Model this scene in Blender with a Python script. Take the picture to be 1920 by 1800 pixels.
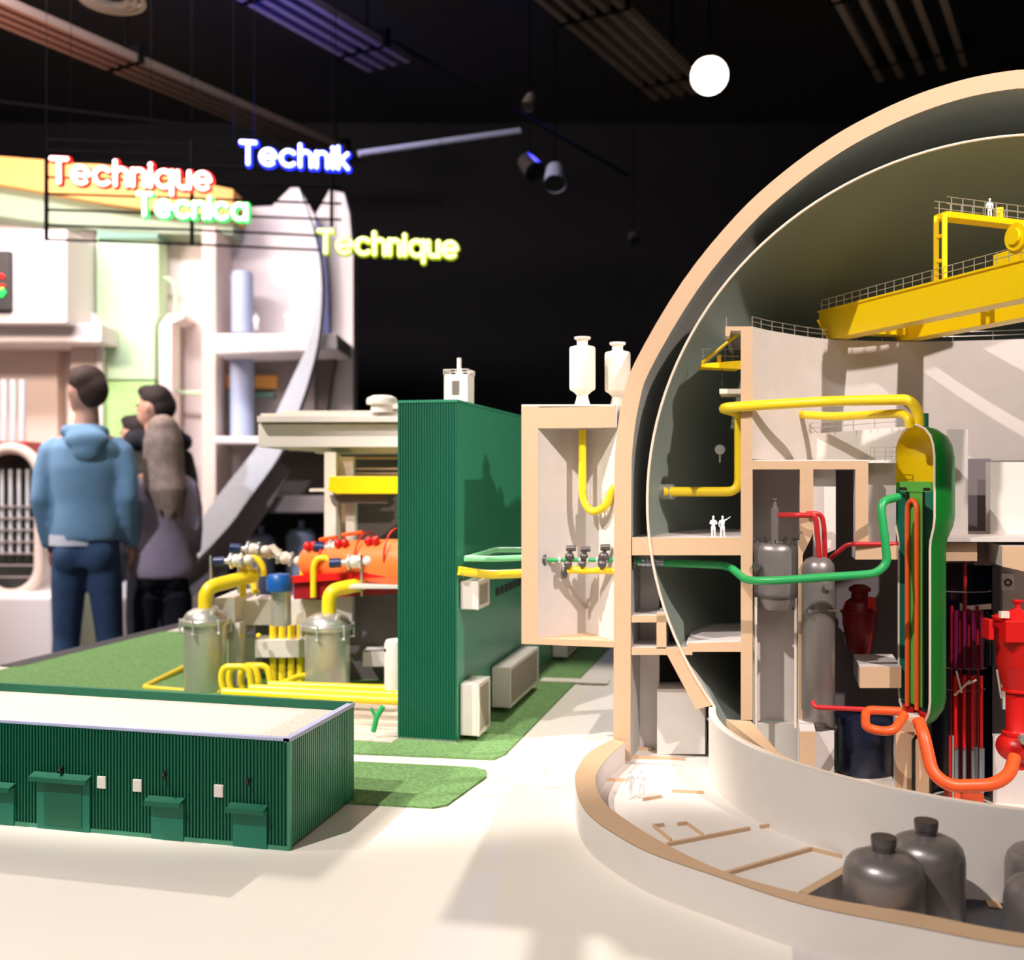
import bpy, bmesh, math, random
from mathutils import Vector, Matrix
random.seed(7)
PI = math.pi
S = bpy.context.scene
for o in list(bpy.data.objects): bpy.data.objects.remove(o)
COL = S.collection

# ------------------------------------------------------------------ camera
FP, HZ = 1934.0, 893.0             # focal length in pixels, horizon row (1920 x 1800 frame)
YAW = math.radians(13.66)          # camera is turned left of the model table's depth axis
CA, SA = math.cos(YAW), math.sin(YAW)
CAM = Vector((0, 0, 1.3))
FWD = Vector((-SA, CA, 0)); RGT = Vector((CA, SA, 0))
cd = bpy.data.cameras.new('camera'); cam = bpy.data.objects.new('camera', cd); COL.objects.link(cam)
cam.location = CAM; cam.rotation_euler = (PI/2, 0, YAW)
cd.sensor_width = 36; cd.sensor_fit = 'HORIZONTAL'; cd.lens = 36*FP/1920
cd.shift_y = (HZ-900)/1920
cd.dof.use_dof = True; cd.dof.focus_distance = 1.85; cd.dof.aperture_fstop = 3.4
cd.clip_start = .02
S.camera = cam
S.view_settings.view_transform = 'Standard'; S.view_settings.look = 'None'
S.view_settings.gamma = 1; S.view_settings.exposure = 0.08
S.view_settings.use_curve_mapping = False
w = bpy.data.worlds.new('world'); S.world = w; w.use_nodes = True
w.node_tree.nodes['Background'].inputs[0].default_value = (.02, .02, .025, 1)

def lin(c):
    return tuple((v/255/12.92 if v/255 <= .04045 else ((v/255+.055)/1.055)**2.4) for v in c)

def spot(name, loc, tgt, watt, ang, col=(255, 246, 240), rad=.035, blend=.25):
    d = bpy.data.lights.new(name, 'SPOT'); d.energy = watt; d.spot_size = math.radians(ang)
    d.spot_blend = blend; d.shadow_soft_size = rad; d.color = lin(col)
    o = bpy.data.objects.new(name, d); COL.objects.link(o); o.location = loc
    o.rotation_euler = (Vector(tgt)-Vector(loc)).to_track_quat('-Z', 'Y').to_euler(); return o
def area(name, loc, tgt, watt, sx, sy, col=(255, 240, 225)):
    d = bpy.data.lights.new(name, 'AREA'); d.energy = watt; d.shape = 'RECTANGLE'; d.size = sx; d.size_y = sy
    d.color = lin(col)
    o = bpy.data.objects.new(name, d); COL.objects.link(o); o.location = loc
    o.rotation_euler = (Vector(tgt)-Vector(loc)).to_track_quat('-Z', 'Y').to_euler(); return o

def C(px, py, d):                    # point at camera depth d
    return CAM + RGT*((px-960)/FP*d) + FWD*d + Vector((0, 0, (HZ-py)/FP*d))
def U(px, py, Y):                    # point on the plane Y = const
    r = RGT*((px-960)/FP) + FWD + Vector((0, 0, (HZ-py)/FP)); return CAM + r*(Y/r.y)
def G(px, py, z):                    # point on the plane z = const
    return C(px, py, (CAM.z-z)*FP/(py-HZ))
CC = lambda x, y, z: RGT*x + FWD*y + Vector((0, 0, z))   # camera aligned room coordinates

# key light from the upper left behind the camera
spot('key_spot', (-1.9, -.6, 4.45), (.12, 2.15, 1.0), 620, 44)
# light from the upper right front
spot('right_spot', (1.9, .0, 3.7), (.05, 2.65, 1.2), 560, 27, (255, 240, 232), .03)
# row of spots behind the table
spot('back_spot', (-.75, 4.95, 4.1), (-.35, 1.6, .7), 440, 40, (255, 244, 234), .05)
spot('grass_spot', (-2.6, 1.0, 3.9), (-1.2, 2.9, .8), 620, 44, (255, 244, 236))  # unseen spot from the left, turned up to brighten the lawn
spot('blue_spot', (-1.5, 7.5, 4.2), (-.6, 2.0, .7), 60, 30, (70, 70, 255))
area('front_fill', tuple(CC(-.2, -2.2, 3.9)), tuple(CC(0, 2.2, 1.0)), 30, 3.2, 1.4, (255, 242, 240))  # added unseen area light that lifts the shadows
# wall washers of the far exhibit
area('exhibit_wash', tuple(CC(-2.6, 5.0, 4.0)), tuple(CC(-2.5, 7.1, 1.5)), 170, 2.6, .3, (255, 240, 244))
area('exhibit_wash_low', tuple(CC(-3.6, 4.6, 3.2)), tuple(CC(-2.8, 7.0, 1.2)), 70, .8, .3, (255, 228, 214))
spot('exhibit_blue', tuple(CC(.2, 4.8, 4.2)), tuple(CC(-1.25, 7.1, 2.4)), 160, 34, (90, 90, 255), .08, .6)

spot('ceiling_glow', tuple(CC(1.6, 4.6, 2.6)), tuple(CC(1.75, 5.6, 3.95)), 40, 80, (255, 226, 190), .1, .8)  # added unseen spot, brightens the bars like bounce from the lit lamp
spot('visitor_spot', tuple(CC(-3.6, 2.0, 4.0)), tuple(CC(-2.0, 5.3, 1.3)), 480, 34, (240, 240, 255), .08, .6)  # added unseen spot that brightens the visitors
spot('added_blue_up', tuple(CC(-1.35, 5.2, 3.0)), tuple(CC(-1.27, 5.9, 3.95)), 160, 75, (30, 50, 255), .1, .8)  # added unseen spot, imitates blue neon spill on the bars
spot('added_red_up', tuple(CC(-2.9, 5.2, 3.1)), tuple(CC(-2.9, 6.0, 3.95)), 60, 60, (255, 20, 10), .1, .8)  # added unseen spot, imitates red neon spill on the bars
# ------------------------------------------------------------------ materials
MT = {}
def mat(name, rgb, rough=.6, metal=0, emit=None, es=0, noise=.04, nscale=30, bump=0, bscale=200, alpha=None, trans=0, spec=None):
    m = bpy.data.materials.new(name); m.use_nodes = True; nt = m.node_tree; b = nt.nodes['Principled BSDF']
    c = lin(rgb); b.inputs['Base Color'].default_value = (*c, 1)
    b.inputs['Roughness'].default_value = rough; b.inputs['Metallic'].default_value = metal
    if spec is not None: b.inputs['Specular IOR Level'].default_value = spec
    tc = nt.nodes.new('ShaderNodeTexCoord')
    if noise:
        n = nt.nodes.new('ShaderNodeTexNoise'); n.inputs['Scale'].default_value = nscale; n.inputs['Detail'].default_value = 5
        mx = nt.nodes.new('ShaderNodeMix'); mx.data_type = 'RGBA'
        mx.inputs[6].default_value = (*[v*(1-noise*2) for v in c], 1); mx.inputs[7].default_value = (*[min(1, v*(1+noise*2)) for v in c], 1)
        nt.links.new(tc.outputs['Object'], n.inputs['Vector']); nt.links.new(n.outputs['Fac'], mx.inputs[0])
        nt.links.new(mx.outputs[2], b.inputs['Base Color'])
    if bump:
        n2 = nt.nodes.new('ShaderNodeTexNoise'); n2.inputs['Scale'].default_value = bscale; n2.inputs['Detail'].default_value = 4
        bp = nt.nodes.new('ShaderNodeBump'); bp.inputs['Strength'].default_value = bump; bp.inputs['Distance'].default_value = .002
        nt.links.new(tc.outputs['Object'], n2.inputs['Vector']); nt.links.new(n2.outputs['Fac'], bp.inputs['Height'])
        nt.links.new(bp.outputs['Normal'], b.inputs['Normal'])
    if emit:
        b.inputs['Emission Color'].default_value = (*lin(emit), 1); b.inputs['Emission Strength'].default_value = es
    if trans: b.inputs['Transmission Weight'].default_value = trans
    if alpha is not None: b.inputs['Alpha'].default_value = alpha
    MT[name] = m; return m
mat('white_paint', (226, 219, 212), .55, noise=.02)
mat('cream', (232, 222, 208), .5, noise=.02)
mat('table_cream', (238, 231, 219), .42, noise=.015, nscale=4)
mat('cut_beige', (208, 174, 140), .6, noise=.03, nscale=60)
mat('grey_wall', (210, 202, 198), .6, noise=.03)
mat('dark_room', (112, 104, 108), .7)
mat('black_room', (16, 16, 22), .8)
mat('steel_shell', (132, 144, 136), .55, noise=.03, nscale=5)
mat('shell_edge', (232, 214, 196), .5)
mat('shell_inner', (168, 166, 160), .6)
mat('yellow', (255, 214, 12), .32, noise=.015)
mat('yellow_pipe', (252, 218, 40), .3, noise=.015)
mat('green_paint', (0, 92, 66), .5, noise=.03)
mat('door_green', (8, 112, 88), .5)
mat('green_lit', (56, 136, 104), .3, noise=.05, nscale=6)  # lightened copy of green_paint, brightness of the lit sides is in the colour
mat('green_pipe', (44, 168, 92), .35, noise=.02)
mat('mint_pipe', (140, 226, 160), .35, noise=.02)
mat('vessel_green', (6, 112, 34), .4, noise=.02)
mat('lining_green', (96, 188, 70), .45, noise=.03)
mat('baffle_teal', (30, 120, 96), .45)
mat('orange', (255, 96, 40), .4, noise=.02)
mat('turbine_orange', (255, 124, 56), .4, noise=.03)
mat('red', (214, 26, 24), .35, noise=.03)
mat('shaded_red', (128, 12, 18), .4, noise=.03)  # darkened red, the shade on the accumulator is put into the colour
mat('paving', (196, 182, 168), .7, noise=.1, nscale=40)
mat('dark_red', (150, 20, 30), .4, noise=.03)
mat('crimson_pipe', (200, 40, 44), .35)
mat('purple_rod', (96, 14, 60), .25)
mat('silver', (200, 196, 188), .34, .6, noise=.03)
mat('gunmetal', (140, 134, 132), .36, .55, noise=.05, nscale=12)
mat('dark_metal', (96, 90, 88), .4, .5)
mat('chrome', (222, 220, 218), .25, .5)
mat('rod_silver', (170, 178, 190), .25, .8)
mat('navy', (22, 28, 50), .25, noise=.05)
mat('blue_cap', (10, 84, 160), .4)
mat('blue_knob', (24, 46, 100), .35)
mat('black', (14, 14, 16), .5)
mat('black_metal', (10, 10, 11), .95, spec=.05)
mat('ceiling_bar', (118, 106, 98), .45, .3)
mat('grass', (116, 154, 98), .95, noise=.34, nscale=150, bump=.9, bscale=420, spec=.1)
mat('gravel', (214, 196, 182), .95, noise=.3, nscale=420, bump=.9, bscale=500, spec=.1)
mat('roof_edge', (176, 182, 214), .4)
mat('ac_white', (222, 214, 206), .5)
mat('ac_grille', (188, 178, 162), .6)
mat('table_edge', (66, 64, 68), .6)
mat('figure_white', (250, 250, 250), .6, noise=0)
mat('skin', (206, 158, 134), .6)
mat('hair_brown', (62, 44, 36), .8, noise=.2, nscale=60)
mat('hair_dark', (40, 30, 28), .8, noise=.2, nscale=60)
mat('hair_blonde', (160, 138, 124), .7, noise=.3, nscale=30)
mat('hoodie_blue', (118, 158, 188), .9, noise=.06, nscale=12)
mat('jeans', (58, 84, 118), .9, noise=.15, nscale=14)
mat('coat_lavender', (168, 152, 170), .85, noise=.05)
mat('black_cloth', (20, 22, 34), .9)
mat('olive_cloth', (70, 66, 56), .9, noise=.2)
mat('shirt_white', (225, 228, 235), .8)
mat('ex_white', (238, 230, 228), .6, noise=.01)
mat('ex_cream', (232, 214, 200), .6, noise=.01)
mat('ex_orange', (240, 172, 88), .6)
mat('ex_sage', (150, 168, 140), .6)
mat('ex_yellow', (248, 214, 120), .6)
mat('ex_green', (200, 232, 190), .5)
mat('ex_green_low', (182, 232, 150), .5)
mat('ex_teal', (110, 160, 140), .5)
mat('ex_blue', (176, 190, 220), .5)
mat('ex_grey', (150, 140, 138), .6)
mat('ex_brown', (110, 100, 94), .7)
mat('ex_ring', (214, 220, 226), .5)
mat('ex_navy', (70, 76, 120), .5)
mat('ex_glass', (60, 64, 62), .2)
mat('room_black', (15, 15, 19), .9, noise=.2, nscale=.6)
mat('room_floor', (66, 62, 62), .5)
mat('ceiling_black', (10, 9, 11), .9)
mat('lamp_lens', (255, 255, 255), .5, emit=(255, 244, 232), es=60, noise=0)
def neon(nm, core, halo, s1=6, s2=2.2):
    mat(nm+'_core', (255, 255, 255), .5, emit=core, es=s1, noise=0)
    mat(nm+'_halo', halo, .5, emit=halo, es=s2, noise=0)
neon('red_neon', (255, 214, 196), (255, 14, 8), 2.4, 1.6)
neon('blue_neon', (196, 206, 255), (20, 40, 255), 2.4, 2.2)
neon('green_neon', (214, 255, 220), (20, 240, 100), 2.4, 1.1)
neon('yellow_neon', (255, 252, 170), (190, 210, 10), 1.7, .55)

# ------------------------------------------------------------------ mesh building
BASE = {}
class MB:
    def __init__(s): s.v = []; s.f = []; s.mi = []; s.m = 0
    def add(s, vs, fs):
        n = len(s.v); s.v += [Vector(v) for v in vs]
        for f in fs: s.f.append([n+i for i in f]); s.mi.append(s.m)
        return s
    def box(s, x0, x1, y0, y1, z0, z1):
        s.add([(x0,y0,z0),(x1,y0,z0),(x1,y1,z0),(x0,y1,z0),(x0,y0,z1),(x1,y0,z1),(x1,y1,z1),(x0,y1,z1)],
              [(3,2,1,0),(4,5,6,7),(0,1,5,4),(1,2,6,5),(2,3,7,6),(3,0,4,7)]); return s
    def prism(s, front, off):
        n = len(front); off = Vector(off); fr = [Vector(p) for p in front]
        s.add(fr+[p+off for p in fr], [list(range(n)), list(range(2*n-1, n-1, -1))]+[(i+n, (i+1) % n+n, (i+1) % n, i) for i in range(n)]); return s
    def tube(s, pts, r, seg=12, caps=True):
        pts = [Vector(p) for p in pts]; n = len(pts)
        rr = r if isinstance(r, (list, tuple)) else [r]*n
        b = len(s.v); up = None
        for i, p in enumerate(pts):
            t = (pts[min(i+1, n-1)]-pts[max(i-1, 0)]).normalized()
            if up is None: up = t.orthogonal().normalized()
            else:
                up = (up - t*up.dot(t)); up = up.normalized() if up.length > 1e-6 else t.orthogonal().normalized()
            q = t.cross(up)
            for k in range(seg):
                a = 2*PI*k/seg; s.v.append(p+(up*math.cos(a)+q*math.sin(a))*rr[i])
        for i in range(n-1):
            for k in range(seg):
                s.f.append([b+i*seg+k, b+i*seg+(k+1) % seg, b+(i+1)*seg+(k+1) % seg, b+(i+1)*seg+k]); s.mi.append(s.m)
        if caps:
            s.f.append([b+k for k in range(seg)][::-1]); s.mi.append(s.m)
            s.f.append([b+(n-1)*seg+k for k in range(seg)]); s.mi.append(s.m)
        return s
    def pipe(s, pts, r, bend=None, seg=12):
        pts = [Vector(p) for p in pts]; bend = bend or r*2.6; out = [pts[0]]
        for i in range(1, len(pts)-1):
            a, p, c = pts[i-1], pts[i], pts[i+1]
            d1 = (a-p); d2 = (c-p); L = min(bend, d1.length*.48, d2.length*.48)
            p1 = p+d1.normalized()*L; p2 = p+d2.normalized()*L
            for k in range(7):
                t = k/6; out.append(p1*(1-t)**2+p*2*t*(1-t)+p2*t*t)
        out.append(pts[-1]); return s.tube(out, r, seg)
    def lathe(s, prof, c, seg=40, a0=0, a1=2*PI, axis='z', rz=0):
        full = abs(a1-a0-2*PI) < 1e-5; n = seg if full else seg+1; b = len(s.v); c = Vector(c)
        for (r, z) in prof:
            for k in range(n):
                a = a0+(a1-a0)*k/seg
                if axis == 'z': s.v.append(c+Vector((r*math.cos(a), r*math.sin(a), z)))
                else:           # axis along a horizontal direction turned by rz
                    d = Vector((math.cos(rz), math.sin(rz), 0)); e = Vector((-math.sin(rz), math.cos(rz), 0))
                    s.v.append(c+d*z+e*(r*math.cos(a))+Vector((0, 0, r*math.sin(a))))
        for i in range(len(prof)-1):
            for k in range(seg):
                k2 = (k+1) % n if full else k+1
                s.f.append([b+i*n+k, b+i*n+k2, b+(i+1)*n+k2, b+(i+1)*n+k]); s.mi.append(s.m)
        return s
    def ell(s, c, r, seg=20, rings=12):
        c = Vector(c); r = r if isinstance(r, (tuple, list)) else (r, r, r); b = len(s.v)
        for i in range(rings+1):
            t = PI*i/rings
            for k in range(seg):
                a = 2*PI*k/seg
                s.v.append(c+Vector((r[0]*math.sin(t)*math.cos(a), r[1]*math.sin(t)*math.sin(a), r[2]*math.cos(t))))
        for i in range(rings):
            for k in range(seg):
                s.f.append([b+i*seg+k, b+(i+1)*seg+k, b+(i+1)*seg+(k+1) % seg, b+i*seg+(k+1) % seg]); s.mi.append(s.m)
        return s
    def loft(s, rings, seg=24):      # rings: (cx, cy, cz, rx, ry)
        b = len(s.v)
        for (x, y, z, rx, ry) in rings:
            for k in range(seg):
                a = 2*PI*k/seg; s.v.append(Vector((x+rx*math.cos(a), y+ry*math.sin(a), z)))
        for i in range(len(rings)-1):
            for k in range(seg):
                s.f.append([b+i*seg+k, b+i*seg+(k+1) % seg, b+(i+1)*seg+(k+1) % seg, b+(i+1)*seg+k]); s.mi.append(s.m)
        s.f.append([b+k for k in range(seg)][::-1]); s.mi.append(s.m)
        e = b+(len(rings)-1)*seg; s.f.append([e+k for k in range(seg)]); s.mi.append(s.m); return s
    def build(s, name, mats, parent=None, local=False, smooth=True, bevel=0, weld=False, fuse=0, fs=4, kind=None, scale=1):
        mats = [mats] if isinstance(mats, str) else mats
        me = bpy.data.meshes.new(name)
        if local: off = Vector((0, 0, 0))
        elif parent is not None: off = BASE[parent.name]
        else:
            xs = [v.x for v in s.v]; ys = [v.y for v in s.v]; zs = [v.z for v in s.v]
            off = Vector(((min(xs)+max(xs))/2, (min(ys)+max(ys))/2, min(zs)))
        me.from_pydata([tuple((v-off)*scale) for v in s.v], [], s.f)
        for m in mats: me.materials.append(MT[m])
        me.polygons.foreach_set('material_index', s.mi)
        bm = bmesh.new(); bm.from_mesh(me)
        bmesh.ops.remove_doubles(bm, verts=bm.verts, dist=1e-5 if not weld else weld)
        bmesh.ops.recalc_face_normals(bm, faces=bm.faces); bm.to_mesh(me); bm.free()
        o = bpy.data.objects.new(name, me); COL.objects.link(o)
        if fuse:
            md = o.modifiers.new('r', 'REMESH'); md.mode = 'VOXEL'; md.voxel_size = fuse
            sm = o.modifiers.new('s', 'SMOOTH'); sm.iterations = fs; sm.factor = .5
            dg = bpy.context.evaluated_depsgraph_get(); nm = bpy.data.meshes.new_from_object(o.evaluated_get(dg))
            o.modifiers.clear(); o.data = nm; me = nm
            if not me.materials: me.materials.append(MT[mats[0]])
        if smooth:
            me.polygons.foreach_set('use_smooth', [True]*len(me.polygons))
            me.set_sharp_from_angle(angle=math.radians(38 if not fuse else 80))
        if parent is not None: o.parent = parent; BASE[o.name] = BASE[parent.name]
        else: o.location = off; BASE[o.name] = off
        if bevel:
            bv = o.modifiers.new('bevel', 'BEVEL'); bv.width = bevel; bv.segments = 2; bv.limit_method = 'ANGLE'
        if kind: o['kind'] = kind
        return o

def tag(o, label, cat, group=None, kind=None):
    o['label'] = label; o['category'] = cat
    if group: o['group'] = group
    if kind: o['kind'] = kind
    return o
def thing(name, label, cat, loc=(0, 0, 0), rotz=0, group=None):
    o = bpy.data.objects.new(name, None); COL.objects.link(o); o.empty_display_size = .05
    o.location = loc; o.rotation_euler = (0, 0, rotz); BASE[o.name] = Vector(loc)
    return tag(o, label, cat, group)
def struct(o): o['kind'] = 'structure'; return o
def plabel(o, l): o['label'] = l; return o
def dup(o, loc=None, label=None, parent=None):
    c = o.copy(); COL.objects.link(c)
    if loc is not None: c.location = loc
    if label: c['label'] = label
    if parent is not None: c.parent = parent
    for ch in list(o.children): dup(ch, parent=c)
    BASE[c.name] = Vector(c.location); return c
up = lambda l: [U(x, y, l[1]) for x, y in l[0]]
def uprism(pts, Y, T): return MB().prism([U(x, y, Y) for x, y in pts], (0, T, 0))
def cprism(pts, D, T): return MB().prism([C(x, y, D) for x, y in pts], FWD*T)
def zprism(pts, z, H): return MB().prism([G(x, y, z) for x, y in pts], (0, 0, -H))
def rect(x0, x1, y0, y1): return [(x0, y1), (x1, y1), (x1, y0), (x0, y0)]
def smoothpath(P, n=6):
    P = [Vector(p) for p in P]; out = []
    for i in range(len(P)-1):
        p0 = P[max(i-1, 0)]; p1 = P[i]; p2 = P[i+1]; p3 = P[min(i+2, len(P)-1)]
        for k in range(n):
            t = k/n
            out.append(.5*((2*p1)+(p2-p0)*t+(2*p0-5*p1+4*p2-p3)*t*t+(3*p1-p0-3*p2+p3)*t**3))
    out.append(P[-1]); return out

# ================================================================== ROOM
def room():
    X0, X1, Y0, Y1, H = -6.5, 6.5, -3.2, 10.2, 4.75
    def wall(name, a, b, z0, z1, m):
        mb = MB(); a, b = CC(*a, 0), CC(*b, 0); n = Vector((0, 0, 1)).cross(b-a).normalized()*.12
        mb.prism([a+Vector((0,0,z0)), b+Vector((0,0,z0)), b+Vector((0,0,z1)), a+Vector((0,0,z1))], n)
        struct(mb.build(name, m, smooth=False))
    wall('wall_back', (X1, Y1), (X0, Y1), 0, H, 'room_black'); wall('wall_left', (X0, Y1), (X0, Y0), 0, H, 'room_black')
    wall('wall_right', (X1, Y0), (X1, Y1), 0, H, 'room_black'); wall('wall_front', (X0, Y0), (X1, Y0), 0, H, 'room_black')
    for nm, z0, z1, m in (('floor', -.1, 0, 'room_floor'), ('ceiling', H, H+.1, 'ceiling_black')):
        mb = MB(); mb.prism([CC(X0, Y0, z0), CC(X1, Y0, z0), CC(X1, Y1, z0), CC(X0, Y1, z0)], (0, 0, z1-z0)); struct(mb.build(nm, m, smooth=False))
room()

# ceiling: bundles of parallel bars running to the back right
def ceiling_bars():
    VP = 2060; HB = 3.95
    dirv = (RGT*((VP-960)/FP)+FWD).normalized()
    def bundle(anchor, n, sp, label, back, front):
        p0 = C(*anchor[:2], (HB-1.3)*FP/(HZ-anchor[1])); side = dirv.cross(Vector((0, 0, 1))).normalized()
        t = thing('ceiling_bar_bundle', label, 'ceiling rack', tuple(p0), 0, 'ceiling bar bundles')
        for k in range(n):
            q = p0+side*(k*sp); mb = MB()
            mb.prism([q+dirv*-front-side*.02, q+dirv*-front+side*.02, q+dirv*back+side*.02, q+dirv*back-side*.02], (0, 0, .05))
            mb.build('bar', 'ceiling_bar', t)
        for j in range(3):
            a = p0+dirv*(-front+.3+j*(front+back-.6)/2)
            MB().prism([a-side*.05, a+side*(n*sp-.05), a+side*(n*sp-.05)+dirv*.04, a-side*.05+dirv*.04], (0, 0, .11)).tube([a+side*(n*sp/2)+Vector((0,0,.1)), a+side*(n*sp/2)+Vector((0,0,.8))], .012, 8).build('cross_bracket', 'black_metal', t)
    bundle((250, 150), 4, .085, 'long bar bundle over the red neon word, at the far left', 2.2, 2.6)
    bundle((560, 60), 4, .1, 'ceiling bar bundle lit blue above the blue neon word', .7, 1.6)
    bundle((1080, 60), 5, .09, 'bar bundle on the ceiling left of the bright spotlight', 1.3, 1.6)
    bundle((1600, 60), 5, .13, 'bar bundle above the top of the dome', .9, 1.8)
    for i, (a, b, r, lab) in enumerate([((0, 190), (480, 250), .01, 'thin black rod crossing under the left bar bundle'),
                              ((600, 0), (1180, 330), .012, 'long thin black rod running down to the two unlit spotlights'),
                              ((450, 330), (975, 245), .013, 'pale grey conduit beside the blue neon word')]):
        if i == 2: a = (672, 288)
        tag(MB().tube([C(*a, 6.6), C(*b, 6.9)], r if i < 2 else .02, 8).build('ceiling_rod', 'black_metal' if i < 2 else 'roof_edge'), lab, 'rod')
ceiling_bars()
def round_vent():
    p = C(210, 2, 5.4); t = thing('ceiling_vent', 'round black ceiling vent at the top left', 'vent', tuple(p))
    for r in (.15, .11, .07): MB().lathe([(r, 0), (r+.02, 0), (r+.02, .03), (r, .03), (r, 0)], p, 32).build('vent_ring', 'ceiling_bar', t)
    MB().tube([p+Vector((0,0,.03)), p+Vector((0,0,.9))], .06, 16).build('duct', 'black_metal', t)
round_vent()

def spotlight(px, py, d, aim, label, lit=False, s=1.0, m='dark_metal'):
    p = C(px, py, d); t = thing('spotlight', label, 'spotlight', tuple(p))
    q = (Vector(aim)-p).normalized()
    MB().tube([p-q*.2*s, p-q*.19*s, p-q*.02*s, p], [.03*s, .07*s, .088*s, .09*s], 24, caps=False).build('lamp_housing', m, t)
    MB().tube([p-q*.16*s, p-q*.155*s], .06*s, 24).build('reflector', 'chrome', t)
    MB().tube([p-q*.012*s, p-q*.004*s], .084*s, 28).build('lens', 'lamp_lens' if lit else 'black', t)
    MB().tube([p-q*.1*s, p-q*.1*s+Vector((0, 0, .16)), p-q*.1*s+Vector((0, 0, 4.75-p.z+q.z*.1*s))], .006*s, 8).build('bracket', 'black_metal', t)
    return t
spotlight(1330, 142, 5.0, tuple(CC(.1, .0, 1.35)), 'bright white lit spotlight above left of the dome', True, 1.0)
spotlight(1040, 345, 6.6, tuple(CC(.2, 5.6, 1.8)), 'grey unlit spotlight hanging right of the other unlit one', s=.8, m='roof_edge')
spotlight(1003, 322, 6.8, tuple(CC(1.2, 5.2, 1.6)), 'black unlit spotlight left of the grey one under the ceiling', s=.8)
spotlight(988, 200, 6.3, tuple(CC(-.5, 5.6, 2)), 'small unlit spotlight high above the two lower ones', s=.45, m='ex_brown')
spotlight(1192, 452, 8.0, tuple(CC(1.2, 6.6, 2)), 'tiny unlit spotlight low on the dark back wall', s=.55)

# ================================================================== NEON WORDS
def arc(cx, cy, rx, ry, a0, a1, n=14):
    return [(cx+rx*math.cos(math.radians(a0+(a1-a0)*k/n)), cy+ry*math.sin(math.radians(a0+(a1-a0)*k/n))) for k in range(n+1)]
XH = .7
def letter(ch):
    r = XH/2
    if ch == 'T': return [[(0, 1), (.66, 1)], [(.33, 1), (.33, 0)]], .66
    if ch == 'e': return [[(.02, r), (2*r-.02, r)]+arc(r, r, r, r, 0, 310)], 2*r
    if ch == 'c': return [arc(r, r, r, r, 45, 315)], 2*r*.92
    if ch == 'h': return [[(0, 1), (0, 0)], [(0, r)]+arc(.26, XH-.26, .26, .26, 180, 0)+[(.52, 0)]], .52
    if ch == 'n': return [[(0, XH), (0, 0)], [(0, r)]+arc(.26, XH-.26, .26, .26, 180, 0)+[(.52, 0)]], .52
    if ch == 'u': return [[(0, XH)]+arc(.26, .26, .26, .26, 180, 360)+[(.52, XH)], [(.52, r), (.52, 0)]], .52
    if ch == 'i': return [[(0, XH), (0, 0)], [(0, XH+.22), (0, XH+.25)]], .0
    if ch == 'q': return [arc(r, r, r, r, 0, 360, 20), [(2*r, XH), (2*r, -.3)]], 2*r
    if ch == 'a': return [arc(r, r, r, r, 0, 360, 20), [(2*r, XH), (2*r, 0)]], 2*r
    if ch == 'k': return [[(0, 1), (0, 0)], [(.45, XH), (0, XH*.42)], [(.14, XH*.55), (.47, 0)]], .47
def neon_word(word, pos, cap, width, D, colr, label, frame=None, gap=.26):
    dr = (RGT*math.cos(math.radians(10))+FWD*math.sin(math.radians(10)))
    p0 = C(*pos, D); u = D/FP
    tot = sum(letter(c)[1] for c in word)+gap*(len(word)-1); sx = width/tot*u/1.0; sz = cap*u
    t = thing('neon_sign', label, 'neon sign', tuple(p0))
    x = 0; r = cap*u*.098
    for c in word:
        L, w_ = letter(c); mb = MB(); mh = MB()
        for st in L:
            P = [p0+dr*((x+a)*sx)+Vector((0, 0, b*sz)) for a, b in st]
            mb.tube(P, r, 10); mh.tube([q+FWD*r*2 for q in P], r*1.75, 10)
            for q in (P[0], P[-1]): mb.ell(q, r, 10, 6); mh.ell(q+FWD*r*2, r*1.75, 10, 6)
        lo = mb.build('letter', colr+'_core', t); lo['label'] = 'letter '+c
        BASE[lo.name] = BASE[t.name]; mh.build('glow_halo', colr+'_halo', lo)  # wider emissive copy behind each letter imitates the glow around it
        x += w_+gap
    a = p0+dr*(width*u*.12)+Vector((0, 0, sz)); b = p0+dr*(width*u*.88)+Vector((0, 0, sz*.9))
    MB().tube([a, Vector((a.x, a.y, 4.75))], .0014, 6).tube([b, Vector((b.x, b.y, 4.75))], .0014, 6).build('hanging_wire', 'black_metal', t)
neon_word('Technique', (96, 341), 44, 288, 5.0, 'red_neon', 'white neon word Technique with red glow, at the far left')
neon_word('Technik', (452, 306), 40, 198, 5.3, 'blue_neon', 'blue glowing neon word Technik, highest of the four words')
neon_word('Tecnica', (258, 403), 40, 198, 5.2, 'green_neon', 'green glowing neon word Tecnica below the red one')
neon_word('Technique', (598, 472), 40, 260, 4.8, 'yellow_neon', 'yellow neon word Technique in front of the black wall')
def sign_frame():
    t = thing('sign_frame', 'black metal grid frame hanging behind the neon words', 'frame', tuple(C(87, 450, 5.35)))
    for y in (262, 282, 302, 332, 363, 393, 422, 449):
        MB().tube([C(87, y, 5.35), C(360, y+9, 5.55), C(640 if y < 420 else 600, y+(19 if y < 420 else 20), 5.72)], .0065 if y > 290 else .004, 6).build('rail', 'black_metal', t)
    for x, y0, y1, d in ((87, 300, 451, 5.35), (360, 262, 460, 5.55), (622, 280, 425, 5.7)):
        MB().tube([C(x, y1, d), C(x, y0, d)], .011, 6).tube([C(x, y0, d), Vector((C(x, y0, d).x, C(x, y0, d).y, 4.75))], .0014, 6).build('post', 'black_metal', t)
sign_frame()

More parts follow.
